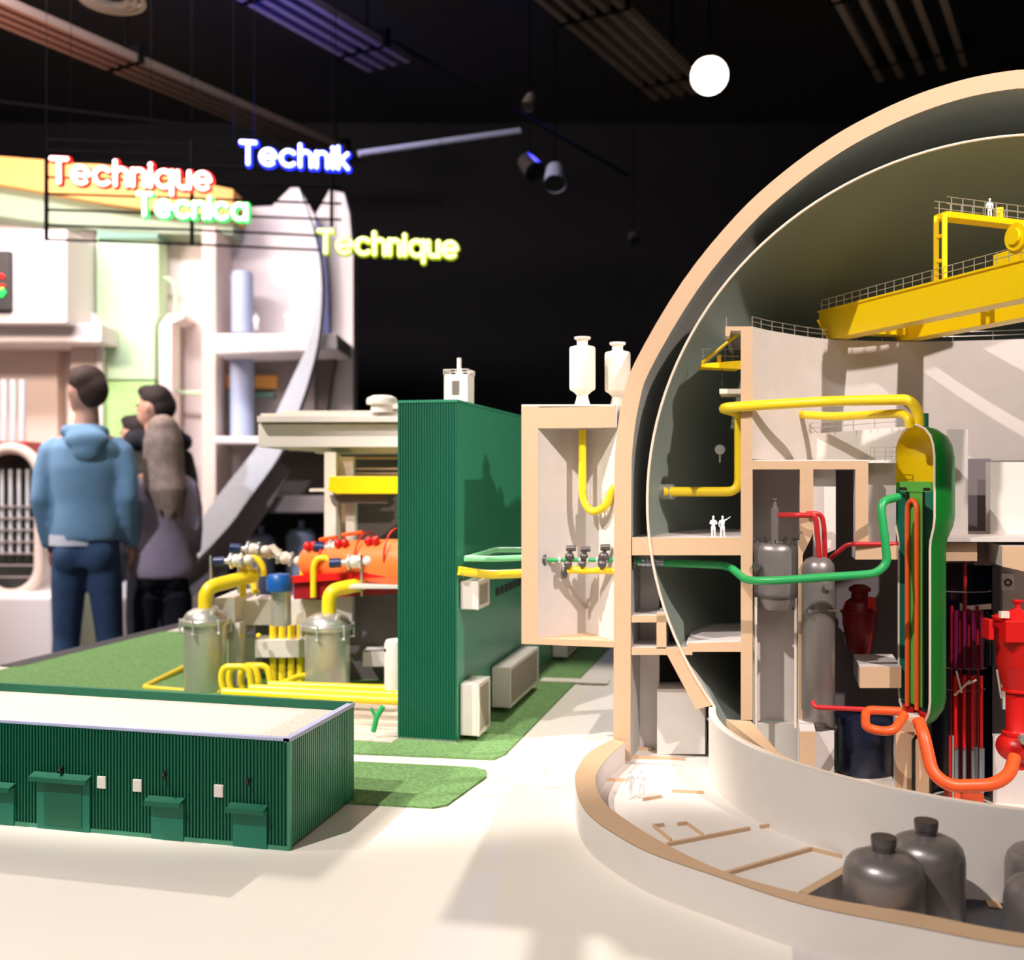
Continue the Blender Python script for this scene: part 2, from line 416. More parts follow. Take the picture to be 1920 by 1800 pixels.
# ================================================================== FAR EXHIBIT (cream relief wall)
def exhibit():
    D = 7.2
    t = thing('exhibit_wall', 'tall cream relief wall of an oversized cutaway model behind the visitors', 'exhibit', tuple(CC(-3, 7.3, 0)))
    def part(name, pts, d, T, m, bev=0, lab=None, par=None):
        o = cprism(pts, d, T).build(name, m, par or t, bevel=bev, smooth=False)
        if lab: plabel(o, lab)
        return o
    part('backing_panel', [(-650, 1330), (662, 1330), (662, 480), (655, 400), (645, 362), (618, 356), (590, 405), (560, 352), (545, 352), (510, 386), (440, 390), (400, 415), (-650, 380)], D, .2, 'ex_white')
    part('arch_band', smooth2([(-650, 250), (-200, 268), (0, 293), (220, 312), (437, 355)])+smooth2([(437, 408), (220, 384), (0, 345), (-200, 322), (-650, 305)]), 6.85, .3, 'ex_orange', lab='orange arched band')
    part('arch_band', smooth2([(-650, 305), (-200, 322), (0, 345), (220, 384), (437, 406)])+[(437, 440), (220, 436), (0, 405), (-650, 380)], 6.95, .25, 'ex_sage', lab='grey green arched band')
    part('upper_panel', rect(-650, 125, 430, 606), 6.55, .6, 'ex_white', .01)
    part('recess_panel', rect(-650, 108, 640, 870), 7.1, .1, 'ex_cream')
    part('ledge', rect(-650, 190, 606, 642), 6.7, .5, 'ex_white', .01)
    part('column', rect(150, 178, 400, 606), 7.05, .15, 'ex_grey')
    part('column', [(108, 1150), (178, 1150), (178, 640), (135, 640)], 6.95, .25, 'ex_cream')
    s = part('display_screen', rect(-60, 17, 470, 580), 6.5, .05, 'black')
    mb = MB()
    for i in range(2): mb.tube([C(-8+i*2, 522+i*14, 6.49), C(0, 515+i*26, 6.49), C(7, 520+i*14, 6.49)], .012, 8)
    mb.build('lit_shape', 'red_neon_halo', s)
    MB().tube([C(-4, 545, 6.49), C(3, 538, 6.49), C(8, 548, 6.49), C(2, 556, 6.49)], .012, 8).build('lit_shape', 'green_neon_halo', s)
    g = part('vessel_relief', [(192, 712), (290, 712), (290, 612), (297, 592), (297, 440), (180, 440), (180, 592), (192, 612)], 6.98, .2, 'ex_green', .008, 'pale green vessel relief')
    part('vessel_relief', [(192, 1330), (290, 1330), (290, 715), (192, 715)], 6.98, .2, 'ex_green_low', .008, 'brighter green lower vessel')
    part('vessel_cap', rect(182, 296, 428, 447), 6.95, .25, 'ex_teal')
    part('vessel_rim', [(166, 580), (180, 592), (192, 612), (192, 1330), (180, 1330), (180, 620), (166, 600)], 6.93, .25, 'ex_white')
    part('vessel_rim', [(302, 1330), (322, 1330), (322, 606), (345, 596), (345, 588), (315, 588), (298, 610), (298, 640)], 6.93, .25, 'ex_white')
    part('column', rect(322, 338, 600, 1330), 7.1, .1, 'ex_grey')
    MB().tube([C(297, 522, 7.05), C(316, 522, 7.05), C(328, 534, 7.05), C(330, 550, 7.05), C(330, 725, 7.05), C(338, 736, 7.05), C(378, 737, 7.05)], .014, 8).build('pipe_relief', 'ex_green', t)
    part('column', rect(378, 405, 425, 1100), 6.8, .4, 'ex_cream', .01)
    part('yellow_strip', rect(405, 421, 420, 628), 7.1, .1, 'ex_yellow')
    part('shelf', [(400, 665), (632, 655), (632, 625), (400, 625)], 6.6, .6, 'ex_white', .01)
    part('shelf', rect(400, 600, 818, 832), 6.6, .6, 'ex_white', .01)
    part('shelf', rect(400, 640, 930, 962), 6.65, .55, 'ex_grey', .01)
    part('recess_panel', rect(405, 590, 664, 818), 7.08, .1, 'ex_grey')
    part('recess_panel', rect(480, 640, 832, 930), 7.05, .1, 'ex_brown')
    part('recess_panel', rect(400, 640, 962, 1150), 7.1, .1, 'black')
    part('yellow_patch', rect(407, 520, 704, 728), 7.04, .04, 'ex_orange')
    part('green_patch', rect(407, 512, 736, 743), 7.04, .04, 'ex_teal')
    for px, r, y0, y1, nm in ((454, .074, 508, 625, 'tank_relief'), (454, .08, 668, 818, 'tank_relief')):
        p = C(px, y1, 6.95); h = (y1-y0)/FP*6.95
        MB().lathe([(0, 0), (r, 0), (r, h-.03), (r*.8, h-.006), (0, h)], p, 28).build(nm, 'ex_blue', t)
    for px, r, y0 in ((490, .09, 1000), (565, .1, 990)):
        p = C(px, 1150, 6.95); h = (1150-y0)/FP*6.95
        MB().lathe([(0, 0), (r, 0), (r, h-.05), (r*.7, h-.01), (0, h)], p, 28).tube([p+Vector((0,0,h)), p+Vector((0,0,h+.05))], .02, 10).build('tank_relief', 'ex_blue', t)
    part('side_strip', [(600, 625), (617, 625), (614, 520), (606, 430), (590, 400), (592, 480)], 7.1, .1, 'ex_navy')
    part('recess_panel', [(585, 775), (612, 775), (630, 660), (592, 660)], 7.1, .1, 'ex_brown')
    outer = smooth2([(560, 352), (584, 420), (600, 490), (603, 560), (596, 640), (578, 715), (552, 790), (520, 860), (466, 935), (430, 985), (370, 1048), (300, 1100), (225, 1135)])
    inner = smooth2([(225, 1095), (300, 1050), (366, 985), (420, 915), (478, 842), (512, 785), (545, 715), (578, 640), (592, 560), (593, 490), (578, 424), (553, 356)])
    part('curved_ring', outer+inner, 6.48, .1, 'ex_ring')
    part('ring_support', smooth2([(520, 864), (466, 940), (430, 990), (370, 1054), (300, 1108)])+[(300, 1150), (345, 1130), (430, 1060), (500, 960), (545, 880)], 6.6, .04, 'ex_grey')
    # small white figures on the shelf are listed as things further down
    # reactor capsule at far left
    cp = [(20+55*math.cos(a), 895-55*math.sin(a)) for a in [PI*k/16 for k in range(17)]]+[(20-55*math.cos(a), 1060+55*math.sin(a)) for a in [PI*k/16 for k in range(17)]]
    MB().tube([C(x, y, 6.4) for x, y in cp]+[C(*cp[0], 6.4)], .035, 10).build('capsule_rim', 'ex_cream', t)
    gl = part('capsule_glass', [(20+(x-20)*.94, 978+(y-978)*.97) for x, y in cp], 6.5, .1, 'ex_glass')
    for k in range(5): MB().tube([C(-12+k*16, 1040, 6.47), C(-12+k*16, 880, 6.47)], .012, 8).build('inner_rod', 'ex_ring', gl)
    for k in range(7): MB().tube([C(-30, 950+k*22, 6.45), C(68, 950+k*22, 6.45)], .006, 6).build('grid_bar', 'ex_grey', gl)
    for k in range(5): MB().tube([C(-26+k*17, 832, 6.5), C(-26+k*17, 712, 6.5)], .02, 12).build('vertical_tube', 'ex_ring', t)
    part('red_flange', rect(-60, 50, 828, 852), 6.42, .2, 'red')
    part('plinth', [(-650, 1400), (105, 1400), (98, 1118), (-650, 1118)], 6.1, .9, 'ex_white', .02)
    part('plinth', [(215, 1400), (300, 1400), (275, 1100), (215, 1130)], 6.4, .7, 'ex_grey', .02)
def smooth2(P, n=5):
    return [(v.x, v.y) for v in smoothpath([(x, y, 0) for x, y in P], n)]
exhibit()

# ================================================================== PEOPLE
def fuse_mesh(fn, name, m, parent, vox=.014, it=5):
    mb = MB(); fn(mb); return mb.build(name, m, parent, local=True, fuse=vox, fs=it)
def person(label, px, d, turn, H, cloth, hair, long_hair=False, coat=False, arms='down', head_turn=0):
    p = C(px, 893, d); p.z = 0
    t = thing('person', label, 'person', tuple(p), YAW+turn)
    k = H/1.8; ht = Matrix.Rotation(head_turn, 3, 'Z')
    def hp(x, y, z): v = ht @ Vector((x, y, 0)); return (v.x*k, v.y*k, z*k)
    sx = .88 if coat else 1
    hands = [( s, (s*.27*sx, .12, .93)) for s in (-1, 1)]
    elb = lambda s: (s*.2*sx*k, -.04*k, 1.17*k)
    wr = lambda s: ((s*.19*sx)*k, (.06 if arms == 'down' else .16)*k, (.94 if arms == 'down' else 1.02)*k)
    def body(mb):
        mb.loft([(0,0,.9*k,.1*k,.07*k),(0,0,1.1*k,.12*k,.08*k),(0,0,1.35*k,.17*k,.1*k),(0,0,1.46*k,.15*k,.08*k),(0,0,1.5*k,.06*k,.06*k),(0,.01*k,1.6*k,.052*k,.055*k)])
        mb.ell(hp(0, .015, 1.69), (.078*k, .098*k, .115*k)); mb.ell(hp(0, .05, 1.63), (.055*k, .06*k, .055*k))
        mb.ell(hp(0, .118, 1.675), (.013*k, .02*k, .022*k), 10, 8); mb.ell(hp(0, .108, 1.63), (.024*k, .01*k, .008*k), 10, 8)
        for s in (-1, 1):
            mb.ell(hp(s*.08, .0, 1.68), (.012*k, .022*k, .032*k), 10, 8)
            mb.tube([(s*.14*k,0,1.42*k), elb(s), wr(s)], [.04*k,.034*k,.026*k], 12)
            w_ = Vector(wr(s)); mb.ell(w_+Vector((0,.02*k,-.045*k)), (.02*k,.035*k,.045*k), 12, 8)
            for q in range(4): mb.tube([w_+Vector((0,(-.01+q*.02)*k,-.07*k)), w_+Vector((-.006*s,(.0+q*.02)*k,-.1*k)), w_+Vector((-.02*s,(.0+q*.02)*k,(-.122-.006*(q in (1,2)))*k))], [.0095*k,.009*k,.0075*k], 8)
            mb.tube([w_+Vector((0,.05*k,-.03*k)), w_+Vector((-.01*s,.075*k,-.06*k)), w_+Vector((-.015*s,.075*k,-.085*k))], [.011*k,.01*k,.008*k], 8)
            mb.tube([(s*.085*k,0,.9*k),(s*.1*k,.02*k,.5*k),(s*.1*k,-.01*k,.09*k)], [.06*k,.05*k,.038*k], 14)
    fuse_mesh(body, 'body', 'skin', t, .011)
    def eyes(mb):
        for s in (-1, 1): mb.ell(hp(s*.03, .098, 1.695), (.012*k, .008*k, .007*k), 10, 8)
    mb = MB(); eyes(mb); mb.build('eyes', 'black', t, local=True)
    def legs(mb):
        mb.loft([(0,0,.84*k,.15*k,.1*k),(0,0,.95*k,(.12 if coat else .15)*k,(.09 if coat else .108)*k),(0,0,1.04*k,(.11 if coat else .14)*k,(.08 if coat else .1)*k)])
        for s in (-1, 1): mb.tube([(s*.07*k,-.01*k,(.8 if coat else .92)*k),(s*.085*k,0,.75*k),(s*.1*k,.02*k,.5*k),(s*.105*k,-.01*k,.28*k),(s*.105*k,-.01*k,.09*k)], [.085*k,.08*k,.064*k,.06*k,.055*k], 18)
        for s in (-1, 1): mb.ell((s*.065*k,-.045*k,.9*k), (.08*k,.075*k,.1*k))
    fuse_mesh(legs, 'trousers', cloth[1], t, .013)
    def shoes(mb):
        for s in (-1, 1): mb.ell((s*.105*k,.06*k,.045*k), (.05*k,.14*k,.05*k)); mb.ell((s*.105*k,-.02*k,.07*k), (.05*k,.06*k,.06*k))
    fuse_mesh(shoes, 'shoes', 'black_cloth', t, .014)
    hem = .88 if coat else .97; fl = 1.12 if coat else 1
    def top(mb):
        mb.loft([(0,0,hem*k,.165*fl*k,.125*fl*k),(0,0,(hem+.06)*k,.17*fl*k,.125*fl*k),(0,0,1.15*k,.16*sx*k,.12*k),(0,-.01*k,1.32*k,.172*sx*k,.125*k),(0,-.01*k,1.42*k,.165*sx*k,.11*k),(0,0,1.485*k,.1*sx*k,.085*k),(0,0,1.53*k,.07*k,.07*k)], 32)
        for s in (-1, 1):
            mb.tube([(s*.12*sx*k,0,1.435*k),(s*.165*sx*k,-.01*k,1.4*k),(s*.19*sx*k,-.02*k,1.29*k), elb(s), Vector(elb(s))*.5+Vector(wr(s))*.5, wr(s)], [.05*k,.056*k,.054*k,.048*k,.045*k,.038*k], 18)
    fuse_mesh(top, 'coat' if coat else 'hoodie', cloth[0], t, .013, 6)
    if cloth[2] == 'hood':
        def hood(mb):
            mb.tube([(.085*math.cos(a)*k, (-.03+.07*math.sin(a))*k, (1.49-.01*math.sin(a))*k) for a in [2*PI*i/16 for i in range(17)]], .03*k, 12)
            mb.ell((.03*k,-.11*k,1.45*k), (.105*k,.05*k,.06*k)); mb.ell((.03*k,-.115*k,1.4*k), (.07*k,.04*k,.06*k))
        fuse_mesh(hood, 'hood', cloth[0], t, .012)
        MB().loft([(-.03*k,0,.95*k,.142*k,.118*k),(-.03*k,0,1.0*k,.14*k,.118*k)]).build('shirt_hem', 'shirt_white', t, local=True)
    if cloth[2] == 'fur':
        def fur(mb):
            for i in range(16):
                a = 2*PI*i/16; mb.ell((.14*math.cos(a)*k, (-.03+.11*math.sin(a))*k, (1.5+random.uniform(-.02,.02))*k), .055*k, 10, 8)
        fuse_mesh(fur, 'fur_collar', 'black_cloth', t, .014, 2)
    def hr(mb):
        mb.ell(hp(0, -.005, 1.735), (.086*k, .102*k, .082*k)); mb.ell(hp(0, -.045, 1.69), (.08*k, .07*k, .085*k))
        mb.ell(hp(0, .045, 1.775), (.065*k, .055*k, .04*k))
        if long_hair:
            for i in range(9):
                a = math.radians(200+i*17.5); x, y = .085*math.cos(a), .085*math.sin(a)-.01
                mb.tube([hp(x*.7, y*.7, 1.76), hp(x*1.0, y*1.05, 1.66), hp(x*1.05, y*1.3, 1.5), hp(x*1.15+.01, y*1.6-.02, 1.38), hp(x*.8+.03, y*1.5-.04, 1.2+.03*(i % 3))], [.028*k,.033*k,.033*k,.03*k,.008*k], 10)
    fuse_mesh(hr, 'hair', hair, t, .011, 3)
    return t
person('man seen from behind in light blue hoodie and blue jeans, head turned left', 163, 5.05, .12, 1.83, ('hoodie_blue', 'jeans', 'hood'), 'hair_brown', head_turn=.75)
person('woman with long fair hair in a lavender coat and black trousers', 305, 5.25, .25, 1.6, ('coat_lavender', 'black_cloth', ''), 'hair_blonde', True, True, 'bent', .2)
person('dark-haired man in profile with black fur collar behind the long-haired woman', 292, 5.9, .8, 1.81, ('olive_cloth', 'black_cloth', 'fur'), 'hair_dark', head_turn=.5)
person('person in dark jacket almost hidden behind the man with fur collar', 254, 6.6, .8, 1.68, ('olive_cloth', 'black_cloth', ''), 'hair_dark', head_turn=.4)

# small white scale figures
def mini_mesh(pose):
    mb = MB()
    mb.loft([(0,0,.85,.15,.1),(0,0,1.05,.15,.1),(0,0,1.4,.2,.11),(0,0,1.48,.1,.08),(0,0,1.55,.06,.06)], 16)
    mb.ell((0,0,1.68), (.095,.11,.13), 14, 10)
    for s in (-1, 1):
        if pose == 'point' and s == 1: mb.tube([(.17,0,1.42),(.42,.02,1.56),(.66,.05,1.74)], [.06,.05,.04], 10)
        elif pose == 'bent' : mb.tube([(s*.19,0,1.42),(s*.3,-.05,1.18),(s*.12,-.2,1.1)], [.065,.055,.045], 10)
        else: mb.tube([(s*.19,0,1.42),(s*.28,0,1.15),(s*.25,.05,.88)], [.065,.055,.045], 10)
        st = .16 if pose in ('walk', 'point') else .05
        mb.tube([(s*.09,0,.9),(s*.12,s*st*.5,.5),(s*(.12+st*.3),s*st,.04)], [.1,.075,.06], 12)
        mb.ell((s*(.12+st*.3),s*st-.05,.04), (.055,.12,.05), 10, 8)
    return mb
MINI = {}
def mini(px, py, d, hpx, pose, label, turn=0, group='white scale figures', z=None):
    p = C(px, py, d)
    if z is not None: p.z = z
    if pose not in MINI:
        o = mini_mesh(pose).build('scale_figure', 'figure_white', None, fuse=.03, fs=3); MINI[pose] = o
    else: o = MINI[pose].copy(); COL.objects.link(o)
    h = hpx/FP*d; s = h/1.81; o.scale = (s, s, s); o.location = p; o.rotation_euler = (0, 0, YAW+turn)
    tag(o, label, 'figurine', group); return o

# ================================================================== TABLE
TZ = .685
def table():
    t = thing('model_table', 'long low cream display table carrying the power station models', 'table', (0, 2, 0))
    a = G(-500, 1372, TZ); b = G(0, 1250, TZ); c = G(345, 1168, TZ)
    P = [(-3.4, a.y-.2), (b.x, b.y), (c.x, c.y), (-1.45, 5.1), (-.3, 5.1), (2.9, 5.0), (2.9, .55), (-3.4, .55)]
    P = [(-3.2, 2.2), (b.x, b.y), (c.x, c.y), (-.7, c.y+.75), (2.6, c.y+.75), (2.6, .35), (-3.2, .35)]
    def keyhole(L):
        L = L[::-1]; k = min(range(len(L)), key=lambda i: (L[i][0]-2.6)**2+(L[i][1]-5)**2); L = L[k:]+L[:k]; L = L+[L[0]]
        sgn = sum(L[i][0]*L[i+1][1]-L[i+1][0]*L[i][1] for i in range(len(L)-1)); dr_ = -1 if sgn > 0 else 1
        return L+[(.478+.43*math.cos(.8+dr_*2*PI*i/48), 2.17+.43*math.sin(.8+dr_*2*PI*i/48)) for i in range(48)]
    def slab(L, z, h, nm, m):
        K = keyhole(L); bm = bmesh.new(); vs = [bm.verts.new((x, y, z)) for x, y in K]; n0 = len(L)
        es = [bm.edges.new((vs[i], vs[(i+1) % n0])) for i in range(n0)]+[bm.edges.new((vs[n0+1+i], vs[n0+1+(i+1) % 48])) for i in range(48)]
        bm.verts.remove(vs[n0]); 
        fs = bmesh.ops.triangle_fill(bm, use_beauty=True, use_dissolve=False, edges=es)
        ex = bmesh.ops.extrude_face_region(bm, geom=bm.faces[:]); bmesh.ops.translate(bm, vec=(0, 0, -h), verts=[v for v in ex['geom'] if isinstance(v, bmesh.types.BMVert)])
        bm.verts.index_update(); mb = MB(); mb.add([v.co.copy() for v in bm.verts], [[v.index for v in f.verts] for f in bm.faces]); bm.free()
        return mb.build(nm, m, t, smooth=False)
    slab(P, TZ, .02, 'table_top', 'table_cream')
    e0 = Vector((b.x, b.y, TZ)); e1 = Vector((c.x, c.y, TZ)); e2 = e0+(e0-e1).normalized()*.5; nn = Vector(((e1-e0).y, -(e1-e0).x, 0)).normalized()*.075
    MB().prism([e0-(e1-e0)*.0+nn, e1+nn*.8, e1, e0], (0, 0, .005)).build('dark_edge_strip', 'table_edge', t, smooth=False)
    Q = [(x*1.0, y) for x, y in P]
    cx, cy = -.2, 2.4
    slab([(cx+(x-cx)*1.012, cy+(y-cy)*1.012) for x, y in Q], TZ-.006, .11, 'table_edge', 'table_edge')
    MB().prism([Vector((cx+(x-cx)*.93, cy+(y-cy)*.9, TZ-.11)) for x, y in Q[::-1]], (0, 0, -(TZ-.11))).build('pedestal', 'ex_grey', t, smooth=False)
table()
def lawns():
    b = G(0, 1257, TZ); c = G(338, 1177, TZ)
    z1 = TZ+.004
    P = [(-3.0, 2.05), (b.x+.0, b.y-.1), (c.x-.0, c.y-.13), (-.9, c.y+.5), (-.9, 2.85), (-1.12, 2.8), (-1.2, 2.05)]
    tag(MB().prism([Vector((x, y, z1)) for x, y in P[::-1]], (0, 0, -.004)).build('lawn', 'grass', smooth=False), 'large green lawn under the turbine hall and silver vessels', 'lawn')
    tag(zprism([(640, 1384), (640, 1410), (925, 1422), (948, 1412), (1150, 1207), (1120, 1195), (880, 1195), (740, 1388)], z1+.0007, .004).build('lawn', 'grass', smooth=False), 'green lawn strip beside the tall green building', 'lawn')
    tag(zprism([(600, 1424), (890, 1438), (912, 1444), (912, 1455), (838, 1508), (810, 1513), (600, 1500)], z1, .004).build('lawn', 'grass', smooth=False), 'small green lawn right of the low green building', 'lawn')
    tag(zprism([(1012, 1277), (1140, 1281), (1144, 1274), (1018, 1270)], z1+.003, .004).build('path', 'cream', smooth=False), 'narrow cream path crossing the lawn strip', 'path')
lawns()
def paving():
    t = thing('paving', 'tan paved strip between the low and the tall green building', 'paving', (-.95, 2.3, TZ))
    for k in range(9):
        y = 2.23+k*.058; MB().box(-1.12, -.825, y, y+.054, TZ+.0003, TZ+.006).build('paving_slab', 'paving', t, smooth=False)
paving()

# ================================================================== LOW GREEN BUILDING
def corrug(mb, a, b, z0, z1, n, dep, out):
    a, b = Vector(a), Vector(b); out = Vector(out); prev = []; seq = []
    for k in range(n):
        for f, o in ((0, 0), (.42, 0), (.5, 1), (.92, 1)):
            seq.append((a+(b-a)*((k+f)/n))+out*(dep*o))
    seq.append(b)
    vs = [Vector((p.x, p.y, z0)) for p in seq]+[Vector((p.x, p.y, z1)) for p in seq]; m = len(seq)
    mb.add(vs, [(i, i+1, i+1+m, i+m) for i in range(m-1)])
def low_building():
    X0, X1, Y0, Y1, z0, z1 = -1.86, -.757, 1.562, 1.834, TZ, .869
    t = thing('low_building', 'low dark green corrugated building with gravel roof in the left foreground', 'building', ((X0+X1)/2, (Y0+Y1)/2, z0))
    mb = MB(); corrug(mb, (X0, Y0, 0), (X1, Y0, 0), z0+.006, z1-.004, 176, .003, (0, -1, 0)); mb.build('front_cladding', 'green_paint', t, smooth=False)
    mb = MB(); corrug(mb, (X1, Y0, 0), (X1, Y1, 0), z0+.006, z1-.004, 34, .0025, (1, 0, 0)); mb.build('side_cladding', 'green_lit', t, smooth=False)
    MB().box(X0, X1-.001, Y0+.0005, Y1, z0+.002, z1-.03).build('wall_core', 'green_paint', t, smooth=False)
    MB().box(X0, X1-.01, Y0+.01, Y1-.008, z1-.03, z1-.014).build('gravel_roof', 'gravel', t, smooth=False)
    MB().box(X0, X1, Y1-.008, Y1+.002, z1-.034, z1+.002).build('rear_parapet', 'green_paint', t, smooth=False)
    MB().box(X0, X1+.002, Y0-.003, Y0+.009, z1-.005, z1).build('front_coping', 'roof_edge', t, smooth=False)
    MB().box(X1-.009, X1+.003, Y0-.003, Y1+.003, z1-.006, z1+.001).build('side_coping', 'roof_edge', t, smooth=False)
    MB().box(X1-.0015, X1+.0035, Y0-.0035, Y0+.002, z0, z1-.005).build('corner_trim', 'green_lit', t, smooth=False)
    MB().box(X0, X1+.002, Y0-.004, Y0, z0, z0+.007).build('base_trim', 'green_lit', t, smooth=False)
    def door(x0, x1, ytop, ybot, wid):
        a = U(x0, ytop, Y0); b = U(x1, ytop, Y0); zt = a.z
        d = MB().box(a.x, b.x, Y0-.006, Y0-.001, z0, zt).build('door', 'door_green', t, smooth=False)
        m = MB(); m.prism([(a.x-wid, Y0-.018, zt+.002), (b.x+wid*.2, Y0-.018, zt+.002), (b.x+wid*.2, Y0-.003, zt+.007), (a.x-wid, Y0-.003, zt+.007)], (0, 0, -.003))
        m.box(a.x-wid, b.x+wid*.2, Y0-.019, Y0-.017, zt-.006, zt+.002)
        m.build('canopy', 'green_paint', t, smooth=False)
        if x1-x0 > 80:
            MB().box(a.x+.015, b.x-.015, Y0-.0075, Y0-.0055, z0+.008, zt-.01).build('door_panel', 'green_paint', d, smooth=False)
        return d
    door(74, 172, 1453, 1560, .008); door(287, 347, 1498, 1575, .006); door(440, 503, 1511, 1590, .006); door(-30, 30, 1470, 1545, .006)
    for x, y in ((193, 1466), (260, 1472), (412, 1482)):
        p = U(x, y, Y0); MB().box(p.x-.0085, p.x+.0085, Y0-.005, Y0-.0005, p.z-.0105, p.z+.0105).build('window', 'ac_white', t, smooth=False, bevel=.001)
    for x, y in ((117, 1441), (311, 1450), (468, 1463)):
        p = U(x, y, Y0)
        MB().tube([(p.x, Y0, p.z), (p.x, Y0-.008, p.z), (p.x+.003, Y0-.012, p.z-.003)], .003, 10).box(p.x-.004, p.x+.004, Y0-.004, Y0, p.z-.004, p.z+.004).build('outdoor_lamp', 'black', t)
low_building()

# ================================================================== TALL GREEN BUILDING
def tall_building():
    X0, X1, Y0, Y1, z0, z1 = -.824, -.681, 2.266, 3.75, TZ+.004, 1.474
    t = thing('tall_building', 'tall narrow dark green corrugated building in the centre', 'building', ((X0+X1)/2, (Y0+Y1)/2, z0))
    mb = MB(); corrug(mb, (X0, Y0, 0), (X1, Y0, 0), z0+.004, z1, 22, .0022, (0, -1, 0)); mb.build('front_cladding', 'green_paint', t, smooth=False)
    MB().box(X0+.0005, X1, Y0+.0008, Y1, z0+.004, z1-.002).build('wall_core', 'green_lit', t, smooth=False)
    MB().box(X0-.001, X1+.002, Y0-.003, Y1, z1-.004, z1+.002).build('roof', 'green_lit', t, smooth=False)
    MB().box(X0, X1, Y0-.001, Y1, z0, z0+.006).build('base_rail', 'silver', t, smooth=False)
    for k in range(9):
        y = 2.62+k*.05; MB().box(X1, X1+.002, y, y+.034, .985, 1.006).build('vent', 'black', t, smooth=False)
    def unit(name, y0, y1, za, zb, label, dx=.046):
        u = thing('air_conditioner', label, 'air conditioner', (X1+.03, (y0+y1)/2, za), 0, 'air conditioners on the tall green building')
        MB().box(X1+.0025, X1+dx-.003, y0, y1, za, zb).build('casing', 'ac_white', u, smooth=False, bevel=.002)
        m = MB(); x = X1+dx-.003; e = .009
        m.box(x, x+.005, y0, y1, za, za+e).box(x, x+.005, y0, y1, zb-e, zb).box(x, x+.005, y0, y0+e, za+e, zb-e).box(x, x+.005, y1-e, y1, za+e, zb-e)
        m.build('front_frame', 'ac_white', u, smooth=False)
        m = MB(); n = int((zb-za-.018)/.004)
        m.box(x, x+.001, y0+e, y1-e, za+e, zb-e)
        for k in range(n): m.box(x+.001, x+.0035, y0+e, y1-e, za+e+k*.004, za+e+k*.004+.002)
        m.build('grille', 'ac_grille', u, smooth=False)
    unit('a', 2.285, 2.385, .702, .822, 'white air conditioner low at the near corner of the tall green building')
    unit('b', 2.569, 2.913, .705, .809, 'long white air conditioner, widest one on the tall green building', .05)
    unit('c', 2.285, 2.385, .993, 1.058, 'small white air conditioner below the yellow pipe', .044)
    unit('d', 3.36, 3.6, .70, .78, 'farthest white air conditioner, under the beige pipe chamber', .05)
tall_building()
def pipe_thing(name, pts, r, m, label, bend=None, cat='pipe', group=None):
    o = MB().pipe(pts, r, bend, 14).build(name, m); return tag(o, label, cat, group)
pipe_thing('green_pipe', [C(880, 1046, 2.36), C(930, 1031, 2.6), C(1004, 1031, 2.62)], .0068, 'mint_pipe', 'pale green pipe, rear one between green building and beige chamber')
pipe_thing('green_pipe', [C(872, 1047, 2.33), C(925, 1048, 2.36), C(1004, 1045, 2.36)], .0068, 'mint_pipe', 'pale green pipe, front one between green building and beige chamber')
pipe_thing('yellow_pipe', [C(860, 1070, 2.36), C(915, 1078, 2.4), C(1004, 1074, 2.42)], .0105, 'yellow_pipe', 'short yellow pipe from the tall green building to the beige chamber')

def roof_cube():
    p = C(861, 764, 2.6); p.z = 1.476; t = thing('roof_house', 'white cube with a chimney standing on the tall green building', 'building', tuple(p))
    s = .031
    MB().box(p.x-s, p.x+s, p.y-s, p.y+s, p.z, p.z+.078).build('cube', 'white_paint', t, bevel=.003, smooth=False)
    MB().box(p.x-.009, p.x+.009, p.y-s-.002, p.y-s+.002, p.z+.028, p.z+.062).build('window', 'ex_brown', t, smooth=False)
    MB().tube([p+Vector((0, 0, .078)), p+Vector((0, 0, .122))], .0055, 12).build('chimney', 'white_paint', t)
    m = MB()
    for a, b in (((-s, -s), (s, -s)), ((s, -s), (s, s)), ((s, s), (-s, s)), ((-s, s), (-s, -s))):
        m.tube([p+Vector((*a, .09)), p+Vector((*b, .09))], .0012, 6)
        for k in range(4):
            f = k/4; x = a[0]+(b[0]-a[0])*f; y = a[1]+(b[1]-a[1])*f; m.tube([p+Vector((x, y, .078)), p+Vector((x, y, .091))], .001, 6)
    m.build('roof_railing', 'ac_white', t)
roof_cube()

